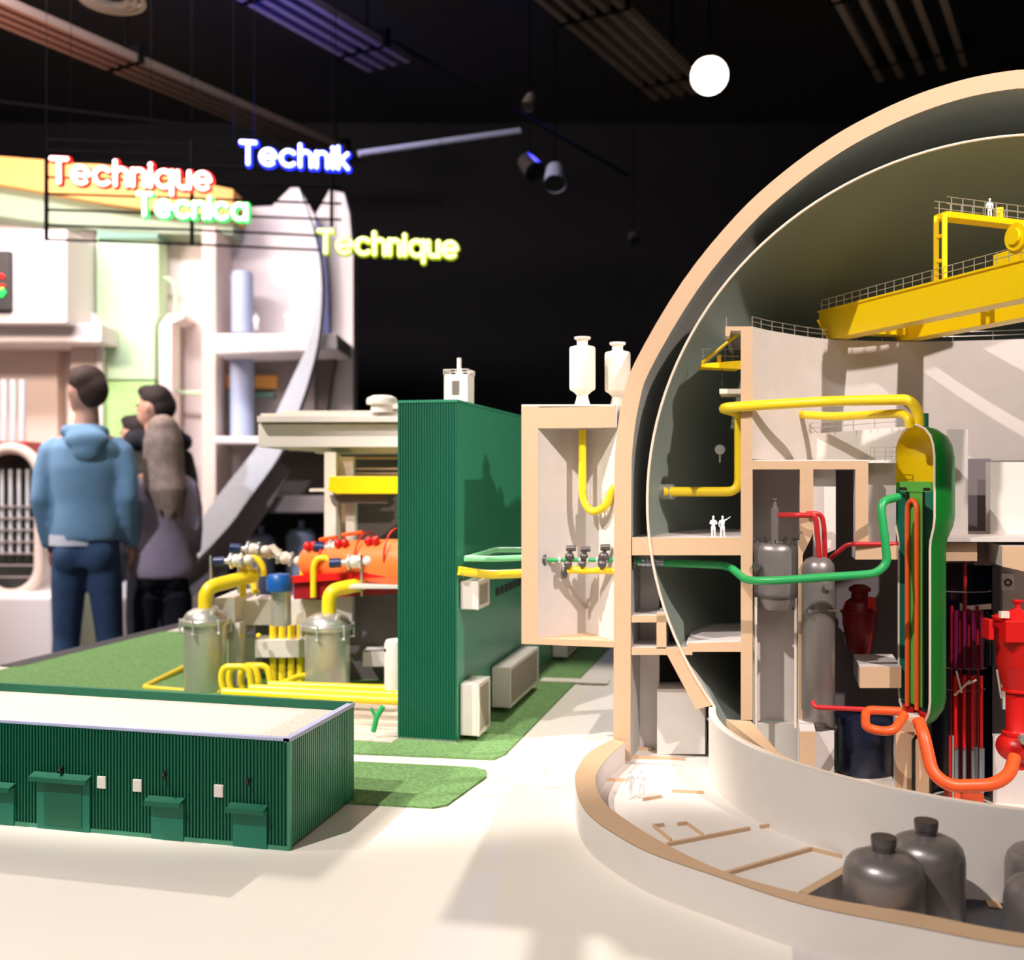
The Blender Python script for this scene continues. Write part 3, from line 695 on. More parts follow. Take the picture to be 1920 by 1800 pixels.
# ================================================================== TURBINE HALL
def turbine_hall():
    D = 3.25
    t = thing('turbine_hall', 'cream cutaway hall with flat roof behind the silver vessels', 'building', tuple(G(640, 1230, TZ)))
    def bx(name, x0, x1, y0, y1, d, T, m, bev=.001, lab=None):
        o = cprism(rect(x0, x1, y0, y1), d, T).build(name, m, t, smooth=False, bevel=bev)
        if lab: plabel(o, lab)
        return o
    bx('roof_slab', 484, 800, 795, 838, 3.25, .5, 'white_paint')
    bx('roof_upper', 482, 800, 780, 791, 3.22, .53, 'white_paint'); bx('roof_joint', 486, 800, 790, 796, 3.26, .48, 'ex_grey')
    bx('roof_plate', 488, 800, 775, 781, 3.3, .4, 'cream'); bx('roof_plate', 528, 800, 770, 776, 3.35, .35, 'cream')
    bx('beam', 540, 590, 838, 843, 3.35, .3, 'cream'); bx('beam', 590, 800, 838, 850, 3.35, .2, 'cream')
    bx('column', 608, 630, 848, 1240, 3.25, .1, 'cream', lab='tall front column')
    bx('column', 648, 665, 940, 1100, 3.3, .06, 'cream'); bx('rear_wall', 608, 800, 850, 1240, 3.62, .05, 'ex_brown')
    bx('wall_panel', 628, 662, 856, 893, 3.3, .05, 'ex_cream')
    bx('rear_column', 630, 648, 930, 1100, 3.5, .08, 'cut_beige')
    for y in (857, 877, 886): bx('crossbeam', 662, 800, y, y+4, 3.35, .03, 'cut_beige')
    bx('ledge', 580, 612, 916, 922, 3.3, .05, 'cream')
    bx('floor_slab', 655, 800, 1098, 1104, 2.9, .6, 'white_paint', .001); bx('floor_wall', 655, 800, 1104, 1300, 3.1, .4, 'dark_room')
    # concrete frame with the pipe gallery
    bx('frame_beam', 432, 654, 1124, 1172, 3.1, .12, 'white_paint'); bx('frame_beam', 402, 440, 1122, 1200, 3.0, .25, 'white_paint')
    bx('frame_beam', 478, 578, 1200, 1233, 3.05, .1, 'white_paint'); bx('frame_column', 428, 450, 1168, 1292, 3.0, .06, 'grey_wall')
    bx('frame_column', 620, 660, 1108, 1180, 3.05, .1, 'white_paint'); bx('frame_column', 455, 482, 1195, 1290, 3.15, .06, 'grey_wall')
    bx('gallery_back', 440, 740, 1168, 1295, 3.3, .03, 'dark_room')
    bx('frame_beam', 680, 800, 1222, 1250, 3.0, .1, 'grey_wall')
    for x in (452, 485): MB().ell(C(x, 1192, 3.02), .008, 12, 8).build('pipe_knob', 'yellow_pipe', t)
    # yellow crane beam of the hall
    y = thing('crane_beam', 'yellow crane beam inside the cream turbine hall', 'crane', tuple(C(680, 930, 3.2)))
    cprism([(615, 920), (630, 926), (800, 926), (800, 893), (618, 893)], 3.2, .06).build('girder', 'yellow', y, smooth=False, bevel=.002)
    cprism([(622, 944), (730, 944), (715, 928), (618, 928)], 3.24, .04).build('trolley', 'ex_brown', y, smooth=False)
    v = thing('roof_vent', 'round cream mushroom vent on the flat hall roof', 'vent', tuple(C(716, 775, 3.3)))
    p = C(716, 772, 3.3)
    MB().lathe([(.035, -.003), (.035, .022), (.048, .024), (.05, .034), (.046, .044), (.03, .051), (0, .054)], p, 28).build('cap', 'cream', v)
    p = C(752, 764, 3.45); MB().lathe([(.03, -.005), (.03, .012), (.02, .02), (0, .022)], p, 24).build('side_cap', 'cream', v)
turbine_hall()

def turbine():
    a = C(572, 1052, 3.12); b = C(790, 1036, 2.95); d = (b-a).normalized(); L = (b-a).length; rz = math.atan2(d.y, d.x)
    t = thing('turbine', 'orange turbine casing with red fittings inside the hall', 'turbine', tuple(C(660, 1100, 3.1)))
    MB().lathe([(0, 0), (.035, .0), (.048, .015), (.055, .06), (.064, .14), (.072, L*.6), (.078, L), (0, L)], a, 36, axis='h', rz=rz).build('casing', 'turbine_orange', t)
    for f, r in ((.08, .045), (.22, .056), (.55, .0685), (.8, .073)):
        MB().lathe([(r, 0), (r+.004, 0), (r+.004, .004), (r, .004)], a+d*(L*f), 36, axis='h', rz=rz).build('flange', 'red', t)
    for f in (.13, .4, .66):
        p = a+d*(L*f); n = Vector((d.y, -d.x, 0)); q = p+n*.045+Vector((0, 0, .045))
        for s in (-1, 1): MB().ell(q+d*(.012*s), (.012, .012, .014), 12, 8).build('bolt_housing', 'red', t)
    lo = a+Vector((0, 0, -.04)); n = Vector((d.y, -d.x, 0))*.07
    MB().prism([lo+n, lo+n+d*L, lo-n+d*L, lo-n], (0, 0, -.02)).build('split_flange', 'red', t, smooth=False)
    MB().prism([lo+n*.8-Vector((0,0,.02)), lo+n*.8+d*L-Vector((0,0,.02)), lo-n*.8+d*L-Vector((0,0,.02)), lo-n*.8-Vector((0,0,.02))], (0, 0, -.05)).build('pedestal', 'dark_red', t, smooth=False)
    MB().tube([C(600, 1012, 3.12), C(632, 1007, 3.08)], .006, 8).tube([C(642, 1003, 3.1), C(680, 998, 3.06)], .006, 8).build('top_pipe', 'orange', t)
turbine()

def silver_vessel(px, pybase, d, rpx, ytop, label, dupe=None):
    p = C(px, pybase, d); p.z = TZ+.004; r = rpx/FP*d; h = (1293-ytop)/FP*d
    t = thing('silver_vessel', label, 'vessel', tuple(p), 0, 'silver vessels on the lawn')
    MB().lathe([(0, 0), (r*.98, 0), (r, .004), (r, h)], p, 48).build('tank_body', 'silver', t)
    MB().lathe([(r, h), (r*1.14, h), (r*1.16, h+.004), (r*1.16, h+.012), (r*1.12, h+.015), (r, h+.015)], p, 48).build('rim_flange', 'silver', t)
    MB().lathe([(r*1.02, h+.015), (r*.99, h+.022), (r*.85, h+.034), (r*.6, h+.043), (r*.3, h+.047), (0, h+.048)], p, 48).build('lid', 'silver', t)
    for k in range(6):
        a = PI/3*k+.55; e = Vector((math.cos(a), math.sin(a), 0)); q = p+e*(r*1.17)
        o = MB().tube([q+Vector((0, 0, h+.018)), q+Vector((0, 0, h-.02))], .0028, 8).tube([q+Vector((0, 0, h-.02)), p+e*r+Vector((0, 0, h-.026))], .0035, 8)
        o.ell(q+Vector((0, 0, h-.022)), .005, 10, 8); o.build('clamp', 'chrome', t)
    q = p+Vector((r*.62, -.02, h+.032)); MB().tube([q, q+Vector((.012, -.01, .02))], .009, 12).build('nozzle', 'silver', t)
    return t, p, r, h
silver_vessel(385, 1290, 2.96, 39, 1170, 'silver pressure vessel, left one of the two with clamped lids')
silver_vessel(614, 1296, 2.93, 42, 1176, 'silver pressure vessel, right one of the two with clamped lids')
def partial_vessel():
    p = C(742, 1288, 2.75); p.z = TZ+.004; t = thing('small_tank', 'pale tank half hidden behind the left edge of the tall green building', 'vessel', tuple(p))
    MB().lathe([(0, 0), (.03, 0), (.03, .165), (.026, .175), (0, .18)], p, 32).build('tank_body', 'white_paint', t)
    for z in (.03, .15): MB().ell(p+Vector((-.022, -.022, z)), .004, 10, 8).build('bolt', 'black', t)
partial_vessel()
# yellow steam pipes rising from the lids
for px, lab, top, d, e in ((385, 'thick yellow elbow pipe rising from the left silver vessel', 1102, 2.96, (480, 1078)), (617, 'thick yellow elbow pipe rising from the right silver vessel', 1108, 2.93, (745, 1082))):
    pipe_thing('yellow_elbow_pipe', [C(px, 1150, d), C(px, top, d), C(*e, d+.1)], .0205, 'yellow_pipe', lab, .045)
pipe_thing('ground_pipe', [C(345, 1252, 3.25), C(268, 1290, 2.98), C(405, 1302, 2.93), C(414, 1296, 2.93)], .0095, 'yellow_pipe', 'yellow ground pipe bending round the left silver vessel')
for i, (y, x0, lab) in enumerate(((1298, 418, 'yellow ground pipe, nearest of the parallel three'), (1291, 470, 'yellow ground pipe, middle of the parallel three'), (1284, 505, 'yellow ground pipe, rear of the parallel three'))):
    dd = 2.55+.09*i
    pipe_thing('ground_pipe', [C(x0, y, dd+.08), C(790, y+18-4*i, dd)], .0115, 'yellow_pipe', lab)
def loops():
    for i, (x, y, d) in enumerate(((432, 1250, 2.8), (446, 1250, 2.86), (468, 1248, 2.9))):
        w_ = 30
        pipe_thing('loop_pipe', [C(x-w_*.6+8, 1302, d), C(x-w_*.6, 1275, d), C(x-w_*.45, y, d), C(x+w_*1.1, y, d), C(x+w_*1.3, 1275, d), C(x+w_*1.3, 1296, d)], .009, 'yellow_pipe', ['yellow loop pipe, leftmost of three hoops by the left vessel', 'yellow loop pipe, middle of three hoops', 'yellow loop pipe, rightmost of three hoops'][i], .04)
    for i in range(4):
        x = 512+i*17; tag(MB().tube([C(x, 1292, 3.08), C(x, 1172, 3.08)], .011, 12).build('riser_pipe', 'yellow_pipe'), ['leftmost', 'second from left', 'third from left', 'rightmost'][i]+' of four vertical yellow pipes between the silver vessels', 'pipe', 'yellow risers between the silver vessels')
    pipe_thing('ground_pipe', [C(515, 1288, 2.85), C(560, 1268, 2.95), C(640, 1262, 3.0)], .009, 'yellow_pipe', 'short yellow pipe slanting back behind the right vessel')
loops()
def valves():
    def valve(x0, y0, x1, y1, d, m1, label, leg=None):
        t = thing('valve', label, 'valve', tuple(C((x0+x1)/2, max(y0, y1)+30, d)))
        a, b = C(x0, y0, d), C(x1, y1, d)
        MB().tube([a, b], .008, 12).build('spindle', 'chrome', t)
        MB().tube([a, a*.7+b*.3], .014, 14).build('handwheel', m1, t)
        q = a*.35+b*.65
        MB().ell(q, (.022, .022, .019), 16, 10).ell(b, (.017, .017, .015), 14, 8).build('valve_body', 'cream', t)
        for f in (.5, .8): w_ = a*(1-f)+b*f; dd = (b-a).normalized(); MB().tube([w_-dd*.003, w_+dd*.003], .023, 16).build('flange', 'chrome', t)
        for lx, ly in (leg or []): MB().tube([C(lx, ly, d), C(lx, ly-68, d)], .004, 8).build('support_leg', 'silver', t)
    valve(432, 1027, 498, 1032, 3.1, 'blue_knob', 'blue-wheeled valve, topmost on the left pipe rack', [(447, 1112), (483, 1118)])
    valve(402, 1053, 466, 1050, 3.02, 'blue_knob', 'blue-wheeled valve over the left yellow elbow pipe', [(395, 1110)])
    valve(590, 1025, 648, 1028, 3.05, 'blue_knob', 'blue-wheeled valve in front of the orange turbine, upper', [(613, 1095)])
    valve(618, 1056, 690, 1052, 2.95, 'blue_knob', 'blue-wheeled valve in front of the orange turbine, lower', [(678, 1118)])
    valve(486, 1035, 560, 1052, 3.12, 'cream', 'cream valve body between the two pipe racks')
    t = thing('blue_filter', 'silver cylinder with a bright blue cap between the vessels', 'filter', tuple(C(527, 1168, 2.98)))
    MB().tube([C(527, 1172, 2.98), C(527, 1108, 2.98)], .0285, 28).build('cylinder', 'silver', t)
    MB().lathe([(0, 0), (.036, 0), (.038, .01), (.038, .036), (.03, .048), (0, .052)], C(524, 1108, 2.96), 12).build('cap', 'blue_cap', t)
    t = thing('bolt_plate', 'cream slanted lever right of the topmost blue-wheeled valve', 'lever', tuple(C(520, 1050, 3.1)))
    MB().prism([C(500, 1024, 3.1), C(512, 1020, 3.1), C(536, 1045, 3.1), C(528, 1052, 3.1)], FWD*.015).build('arm', 'cream', t, smooth=False)
    for i, (x, d) in enumerate(((468, 3.05), (600, 3.02), (580, 3.1))):
        pipe_thing('arched_pipe', [C(x-12, 1120, d), C(x-12, 1060, d), C(x-4, 1046, d), C(x+14, 1046, d), C(x+26, 1062, d), C(x+26, 1080, d)], .0095, 'yellow_pipe', ['thin arched yellow pipe on the left pipe rack', 'arched yellow pipe in front of the turbine, nearer one', 'arched yellow pipe in front of the turbine, farther one'][i], .03)
    pipe_thing('arched_pipe', [C(460, 1048, 3.15), C(470, 1075, 3.13), C(480, 1112, 3.1)], .012, 'yellow_pipe', 'slanted yellow pipe beneath the topmost blue valve')
    t = thing('green_stand', 'green branching pipe under the yellow ground pipes', 'pipe', tuple(C(702, 1372, 2.4)))
    MB().tube([C(700, 1372, 2.4), C(706, 1345, 2.4), C(718, 1325, 2.4)], .0065, 10).tube([C(706, 1345, 2.4), C(695, 1328, 2.4)], .004, 10).build('branch', 'green_pipe', t)
valves()

# ================================================================== REACTOR BUILDING
RX, RY, RZC, RR = .478, 2.17, 1.246, .713
Z1, ZR, ZF = .823, .745, .700
def reactor_shell():
    t = thing('reactor_building', 'large cutaway reactor building with beige rounded dome rim on the right', 'building', (RX, RY, TZ))
    px = [(1150, 1385), (1151, 1150), (1152, 900), (1155, 830), (1166, 755), (1190, 680), (1280, 527), (1380, 404), (1467, 324), (1560, 257), (1647, 209), (1725, 175), (1800, 151), (1860, 138), (1908, 131)]
    prof = []
    for x, y in px:
        q = U(x, y, RY); prof.append((RX-q.x, q.z))
    prof[0] = (prof[0][0], ZF)
    prof.append((0.0, prof[-1][1]+.001))
    P = smoothpath([(r, z, 0) for r, z in prof], 4); P[-1].x = 0
    out = [(max(v.x, 0), v.y) for v in P]; inn = []
    for i, (r, z) in enumerate(out):
        a = out[max(i-1, 0)]; b = out[min(i+1, len(out)-1)]; d = Vector((b[0]-a[0], b[1]-a[1])).normalized(); n = Vector((-d.y, d.x))
        inn.append((max(r+n.x*.036, 0), z+n.y*(.036)) )
    c = (RX, RY, 0)
    a0, a1 = 0, PI
    MB().lathe(out, c, 72, a0, a1).build('outer_shell', 'white_paint', t)
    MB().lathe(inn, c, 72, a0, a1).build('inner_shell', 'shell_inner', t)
    m = MB()
    for s in (-1, 1):
        n = len(out); vs = [(RX+s*r, RY-.0005, z) for r, z in out]+[(RX+s*r, RY-.0005, z) for r, z in inn]
        m.add(vs, [(i, i+1, n+i+1, n+i) for i in range(n-1)])
    m.build('cut_face', 'cut_beige', t, smooth=False)
    # steel containment sphere: rear half above Z1, full bowl below
    s1 = [(RR*math.sin(a), RZC+RR*math.cos(a)) for a in [math.acos((Z1-RZC)/RR)*k/48 for k in range(49)]]
    al = math.acos((Z1-RZC)/RR); s2 = [(RR*math.sin(a), RZC+RR*math.cos(a)) for a in [al+(2.62-al)*k/10 for k in range(11)]]
    m = MB(); m.lathe(s1, c, 96, 0, PI); m.lathe(s2, c, 96)
    m.build('steel_sphere', 'steel_shell', t)
    m = MB(); m.tube([(RX+s*r, RY-.002, z) for s in (-1,) for r, z in s1[::-1]]+[(RX+r, RY-.002, z) for r, z in s1[1:]], .0028, 8)
    rs = RR*math.sin(al)
    m.tube([(RX+rs*math.cos(a), RY+rs*math.sin(a), Z1) for a in [PI+PI*k/48 for k in range(49)]], .0022, 8)
    m.build('sphere_edge', 'shell_edge', t)
    return t, rs, inn
RB, RS, INN = reactor_shell()
def rp(name, pts, Y, T, m, lab=None, bev=0, par=None):
    o = uprism(pts, Y, T).build(name, m, par or RB, smooth=False, bevel=bev)
    if lab: plabel(o, lab)
    return o
def reactor_concrete():
    Y = RY
    def faced(name, pts, T, m='grey_wall', y=None):      # concrete piece with a beige cut front face
        y = Y if y is None else y
        o = rp(name, pts, y, T, m)
        f = uprism(pts, y-.0015, .0012).build('cut_face', 'cut_beige', o, smooth=False); return o
    # annular gap and left rooms
    faced('deck_slab', rect(1185, 1389, 1008, 1041), .36)
    faced('shelf', rect(1184, 1250, 1154, 1167), .10); faced('shelf', rect(1184, 1298, 1214, 1228), .12)
    faced('post', rect(1231, 1249, 1150, 1216), .1)
    faced('strut', [(1305, 1330), (1338, 1322), (1278, 1226), (1250, 1226)], .12)
    faced('deck_slab', [(1296, 1222), (1389, 1222), (1389, 1203), (1286, 1206)], .28)
    rp('rear_partition', rect(1184, 1236, 1042, 1425), Y+.105, .01, 'grey_wall')
    rp('low_box', rect(1232, 1322, 1292, 1414), Y+.07, .08, 'white_paint')
    MB().box(-.30, .02, Y-.004, Y+.22, ZF-.008, ZF-.0006).build('room_floor', 'white_paint', RB, smooth=False)
    # main shield wall
    faced('shield_wall', [(1389, 1350), (1411, 1350), (1411, 612), (1360, 612), (1360, 630), (1368, 630), (1370, 620), (1389, 620)], .34)
    faced('beam', rect(1411, 1628, 864, 880), .28)
    faced('column', rect(1604, 1628, 880, 1022), .05); faced('column', [(1500, 1045), (1503, 1045), (1525, 1000), (1525, 880), (1500, 880)], .05)
    faced('column', rect(1497, 1505, 1015, 1372), .04)
    faced('beam', rect(1604, 1684, 1022, 1049), .1)
    rp('side_panel', [(1525, 1048), (1567, 1030), (1567, 880), (1525, 880)], Y+.03, .02, 'white_paint')
    rp('side_panel', rect(1628, 1680, 864, 1022), Y+.05, .03, 'grey_wall')
    rp('cell_wall', rect(1411, 1502, 880, 1200), Y+.17, .01, 'grey_wall')
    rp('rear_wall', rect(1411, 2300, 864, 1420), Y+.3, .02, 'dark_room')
    faced('ledge', rect(1612, 1690, 1250, 1290), .15, y=Y+.02)
    rp('gallery_parapet', [(1500, 870), (1700, 870), (1700, 800), (1500, 815)], Y+.2, .02, 'white_paint')
    rp('gallery_floor', rect(1411, 1680, 862, 868), Y+.01, .2, 'white_paint')
    # lower concrete inside the bowl
    m = MB(); zz = Z1-.012
    pts = [(1352, 1348), (1408, 1352), (1459, 1410), (1440, 1462), (1395, 1420)]
    P = []
    for x, y in pts:
        q = G(x, y, zz); v = Vector((q.x-RX, q.y-RY, 0)); v = v.normalized()*min(v.length, RS-.022); P.append(Vector((RX+v.x, RY+v.y, zz)))
    o = MB().prism(P, (0, 0, -.13)).build('footing', 'cut_beige', RB, smooth=False)
    rp('footing_wall', [(1411, 1560), (1502, 1560), (1502, 1358), (1411, 1358)], Y+.06, .02, 'white_paint')
    m = MB().prism([U(1500, 1560, Y-.1), U(1529, 1560, Y-.1), U(1529, 1371, Y-.1), U(1500, 1371, Y-.1)], (0, .12, 0)).build('pedestal', 'grey_wall', RB, smooth=False)
    uprism([(1500, 1560), (1529, 1560), (1529, 1372), (1500, 1372)], Y-.102, .0015).build('cut_face', 'cut_beige', m, smooth=False)
    rp('pedestal_side', rect(1529, 1564, 1371, 1560), Y-.04, .02, 'grey_wall')
    MB().lathe([(0, .636), (.362, .636), (.362, .628), (0, .628)], (RX, RY, 0), 64).build('bowl_floor', 'cream', RB)
    faced('core_wall', [(1680, 1560), (1742, 1560), (1742, 1420), (1726, 1345), (1680, 1345)], .04, y=Y-.06)
    MB().tube([U(1725, 1372, Y-.07), U(1713, 1388, Y-.07), U(1713, 1520, Y-.07)], .0035, 8).build('drain_line', 'black', RB)
    rp('floor_ledge', rect(1562, 1680, 1474, 1488), Y-.05, .2, 'cream'); rp('floor_ledge', rect(1562, 1680, 1490, 1560), Y-.04, .2, 'dark_room')
    # curved upper wall (traced in plan) with crane rail on top
    path = smoothpath([(-.021, 2.17, 0), (.012, 2.235, 0), (.05, 2.293, 0), (.097, 2.36, 0), (.155, 2.42, 0), (.2235, 2.46, 0), (.34, 2.5, 0), (.478, 2.515, 0), (.62, 2.5, 0), (.74, 2.45, 0), (.86, 2.36, 0), (.94, 2.24, 0), (.975, 2.17, 0)], 5)
    z0, z1 = 1.335, 1.607
    vs = []; 
    for p in path: vs += [(p.x, p.y, z0), (p.x, p.y, z1), (p.x, p.y+.022, z1), (p.x, p.y+.022, z0)]
    fs = []
    for i in range(len(path)-1):
        a, b = i*4, i*4+4
        fs += [(a, b, b+1, a+1), (a+1, b+1, b+2, a+2), (a+2, b+2, b+3, a+3)]
    MB().add(vs, fs).build('curved_wall', 'grey_wall', RB)
    m = MB()
    for i in range(0, len(path), 3):
        p = path[i]+Vector((0, .012, z1)); m.tube([p, p+Vector((0, 0, .022))], .0008, 6)
    for h in (.012, .022): m.tube([p+Vector((0, .012, z1+h)) for p in path], .0007, 6)
    m.tube([U(1362, 612, Y+.01), U(1362, 594, Y+.01)], .0008, 6); m.build('wall_railing', 'silver', RB)
    m = MB(); q = [U(x, y, Y+.19) for x, y in ((1520, 812), (1560, 809), (1600, 806), (1640, 803), (1680, 800))]
    for p in q: m.tube([p, p+Vector((0, 0, .022))], .0008, 6)
    for h in (.011, .022): m.tube([p+Vector((0, 0, h)) for p in q], .0007, 6)
    q = [U(x, 864, Y+.01) for x in (1632, 1640, 1660, 1680)]
    for p in q: m.tube([p, p+Vector((0, 0, .027))], .0009, 6)
    for h in (.009, .018, .027): m.tube([p+Vector((0, 0, h)) for p in q], .0007, 6)
    m.build('gallery_railing', 'silver', RB)
    # right-hand rooms
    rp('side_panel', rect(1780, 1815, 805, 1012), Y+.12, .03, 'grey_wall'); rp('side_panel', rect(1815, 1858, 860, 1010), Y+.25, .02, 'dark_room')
    rp('side_panel', rect(1857, 1990, 866, 1008), Y+.13, .05, 'white_paint')
    faced('beam', rect(1768, 1832, 1018, 1052), .1, y=Y+.02); rp('gallery_floor', rect(1768, 2050, 1008, 1016), Y+.0, .25, 'grey_wall')
    faced('beam', [(1879, 1062), (2010, 1092), (2010, 1024), (1879, 1024)], .16, y=Y-.02)
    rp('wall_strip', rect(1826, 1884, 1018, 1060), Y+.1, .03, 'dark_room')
    rp('side_panel', [(1880, 1330), (2000, 1330), (2000, 1090), (1880, 1062)], Y+.17, .02, 'white_paint')
    rp('side_panel', rect(1862, 2000, 1380, 1560), Y+.1, .02, 'grey_wall')
    q = U(1889, 1092, Y+.16); MB().box(q.x-.012, q.x+.012, Y+.155, Y+.165, q.z-.016, q.z+.018).build('hatch_panel', 'figure_white', RB, smooth=False)
    MB().lathe([(.004, 0), (.008, 0), (.008, .006), (.004, .006)], (q.x, Y+.154, q.z), 24, axis='h', rz=PI/2).build('hatch_rim', 'dark_metal', RB)
    # small platforms left of the shield wall
    rp('platform', rect(1349, 1389, 729, 738), Y+.03, .1, 'cream')
    p = U(1350, 843, Y+.25)
    MB().tube([p+Vector((0, -.004, 0)), p], .0115, 24).tube([p+Vector((0, -.004, -.012)), p+Vector((.0, -.004, -.03))], .002, 8).build('round_hatch', 'figure_white', RB)
    MB().tube([p+Vector((0, -.003, 0)), p+Vector((0, .25, 0))], .003, 8).build('hatch_stem', 'dark_metal', RB)
reactor_concrete()

def annex_ring():
    t = thing('annex_ring', 'flat curved white annex with beige rim in front of the reactor building', 'building', (.0, 1.7, TZ))
    outp = [(1150, 1385), (1105, 1410), (1084, 1438), (1078, 1462), (1088, 1504), (1112, 1535), (1150, 1562), (1216, 1598), (1335, 1640), (1503, 1695), (1700, 1735), (1920, 1776), (2250, 1810)]
    inp = [(1172, 1392), (1140, 1420), (1120, 1448), (1117, 1470), (1130, 1500), (1158, 1526), (1240, 1578), (1359, 1634), (1513, 1677), (1719, 1712), (1920, 1750), (2250, 1784)]
    O = smoothpath([G(x, y, ZR) for x, y in outp], 6); I = smoothpath([G(x, y, ZR) for x, y in inp], 6)
    # resample inner to same count
    def resamp(P, n):
        L = [0]
        for i in range(1, len(P)): L.append(L[-1]+(P[i]-P[i-1]).length)
        out = []; j = 0
        for k in range(n):
            s = L[-1]*k/(n-1)
            while j < len(L)-2 and L[j+1] < s: j += 1
            f = (s-L[j])/max(L[j+1]-L[j], 1e-9); out.append(P[j].lerp(P[j+1], min(f, 1)))
        return out
    n = 90; O = resamp(O, n); I = resamp(I, n)
    z0 = Vector((0, 0, TZ-ZR))
    MB().add(O+I, [(i, i+1, n+i+1, n+i) for i in range(n-1)]).build('rim', 'cut_beige', t)
    dz = Vector((0, 0, -.0008))
    MB().add([p+dz for p in O]+[p+z0 for p in O], [(i, i+1, n+i+1, n+i) for i in range(n-1)]).build('outer_wall', 'white_paint', t)
    MB().add([p+dz for p in I]+[p+z0 for p in I], [(i, i+1, n+i+1, n+i) for i in range(n-1)]).build('inner_wall', 'grey_wall', t)
    # inner drum wall around the sphere bowl
    ro = RS+.012; cor = math.radians(254)
    A = [Vector((RX+ro*math.cos(a), RY+ro*math.sin(a), 0)) for a in [PI+(cor-PI)*k/50 for k in range(51)]]
    B = [Vector((RX, 1.5925, 0)), Vector((RX+.4, 1.59, 0))]
    W = A+B
    MB().add([p+Vector((0, 0, Z1)) for p in W]+[p+Vector((0, 0, TZ)) for p in W], [(i, i+1, len(W)+i+1, len(W)+i) for i in range(len(W)-1)]).build('drum_wall', 'white_paint', t, smooth=True)
    K = [Vector((RX+(RS+.001)*math.cos(a), RY+(RS+.001)*math.sin(a), 0)) for a in [PI+(cor-PI)*k/50 for k in range(51)]]+[Vector((RX, 1.598, 0)), Vector((RX+.4, 1.6, 0))]
    MB().add([p+Vector((0, 0, Z1)) for p in W]+[p+Vector((0, 0, Z1)) for p in K], [(i, i+1, len(W)+i+1, len(W)+i) for i in range(len(W)-1)]).build('drum_top', 'white_paint', t)
    # annex floor up to the pit partition
    pit = [G(1513, 1677, ZR), G(1577, 1640, ZR)]
    ip = [p for p in I if p.x < pit[0].x]
    W2 = [p for p in A if p.x < .15]
    poly = [Vector((p.x, p.y, ZF)) for p in ip]+[Vector((pit[0].x, pit[0].y, ZF)), Vector((pit[1].x, pit[1].y, ZF))]+[Vector((p.x, p.y, ZF)) for p in W2[::-1]]
    bm = bmesh.new(); vs = [bm.verts.new(p) for p in poly]; f = bm.faces.new(vs); bmesh.ops.triangulate(bm, faces=[f])
    m = MB(); bm.verts.index_update(); m.add([v.co.copy() for v in bm.verts], [[v.index for v in f.verts] for f in bm.faces]); bm.free()
    m.build('annex_floor', 'white_paint', t, smooth=False)
    # pit
    P0, P1 = pit
    d = (P1-P0).normalized(); nrm = Vector((-d.y, d.x, 0))*.012
    E = P1+d*.03
    MB().prism([P0+nrm, P0-nrm*.1, E-nrm*.1, E+nrm], (0, 0, -.058)).build('pit_wall', 'grey_wall', t, smooth=False)
    MB().prism([P0+nrm+Vector((0, 0, .0008)), P0-nrm*.1+Vector((0, 0, .0008)), E-nrm*.1+Vector((0, 0, .0008)), E+nrm+Vector((0, 0, .0008))], (0, 0, -.0012)).build('pit_wall_rim', 'cut_beige', t, smooth=False)
    # low beige partition ridges on the annex floor
    ridges = [((1250, 1580), (1405, 1550), 7), ((1225, 1545), (1258, 1572), 4), ((1290, 1542), (1318, 1562), 3), ((1362, 1634), (1520, 1588), 8), ((1520, 1588), (1578, 1602), 3),
              ((1165, 1400), (1222, 1402), 4), ((1222, 1402), (1230, 1397), 3), ((1160, 1415), (1285, 1420), 3), ((1120, 1458), (1180, 1460), 2), ((1260, 1480), (1320, 1483), 2), ((1205, 1496), (1240, 1490), 3),
              ((1425, 1547), (1458, 1542), 5), ((1542, 1578), (1570, 1574), 5), ((1225, 1545), (1245, 1543), 4), ((1270, 1542), (1288, 1540), 4)]
    for a, b, wd in ridges:
        p, q = G(*a, ZF+.006), G(*b, ZF+.006); dd = (q-p).normalized(); nn = Vector((-dd.y, dd.x, 0))*(wd*.0004)
        if p.y < 1.2: continue
        MB().prism([p+nn, p-nn, q-nn, q+nn], (0, 0, -.0065)).build('floor_ridge', 'cut_beige', t, smooth=False)
    # pit floor, navy disc imitating blue-tinted shadow and small blocks
    zf = TZ+.002
    MB().prism([Vector((P0.x-.02, 1.2, zf)), Vector((1.1, 1.05, zf)), Vector((1.1, 1.66, zf)), Vector((P0.x-.02, 1.75, zf))], (0, 0, -.0015)).build('pit_floor', 'grey_wall', t, smooth=False)
    c = G(1845, 1715, zf); MB().lathe([(0, zf+.0012), (.05, zf+.0012), (.05, zf-.002), (0, zf-.002)], (c.x, c.y, 0), 40).build('shade_disc', 'navy', t)
    q = G(1868, 1735, .66)
    MB().box(q.x-.012, q.x+.006, q.y-.01, q.y+.015, zf, .69).build('pit_block', 'cut_beige', t, smooth=False)
    MB().box(q.x+.006, q.x+.045, q.y-.005, q.y+.02, zf, .672).build('pit_block', 'white_paint', t, smooth=False)
    ang = [math.radians(a) for a in range(0, 181, 10)]
    m = MB(); c = A[-1]+Vector((.0, -.012, 0))
    pa = [Vector((c.x-.075+.09*(1-math.cos(a))*.5*1.3, c.y, .60+.1*math.sin(a)*1.0)) for a in ang]
    return t
annex_ring()

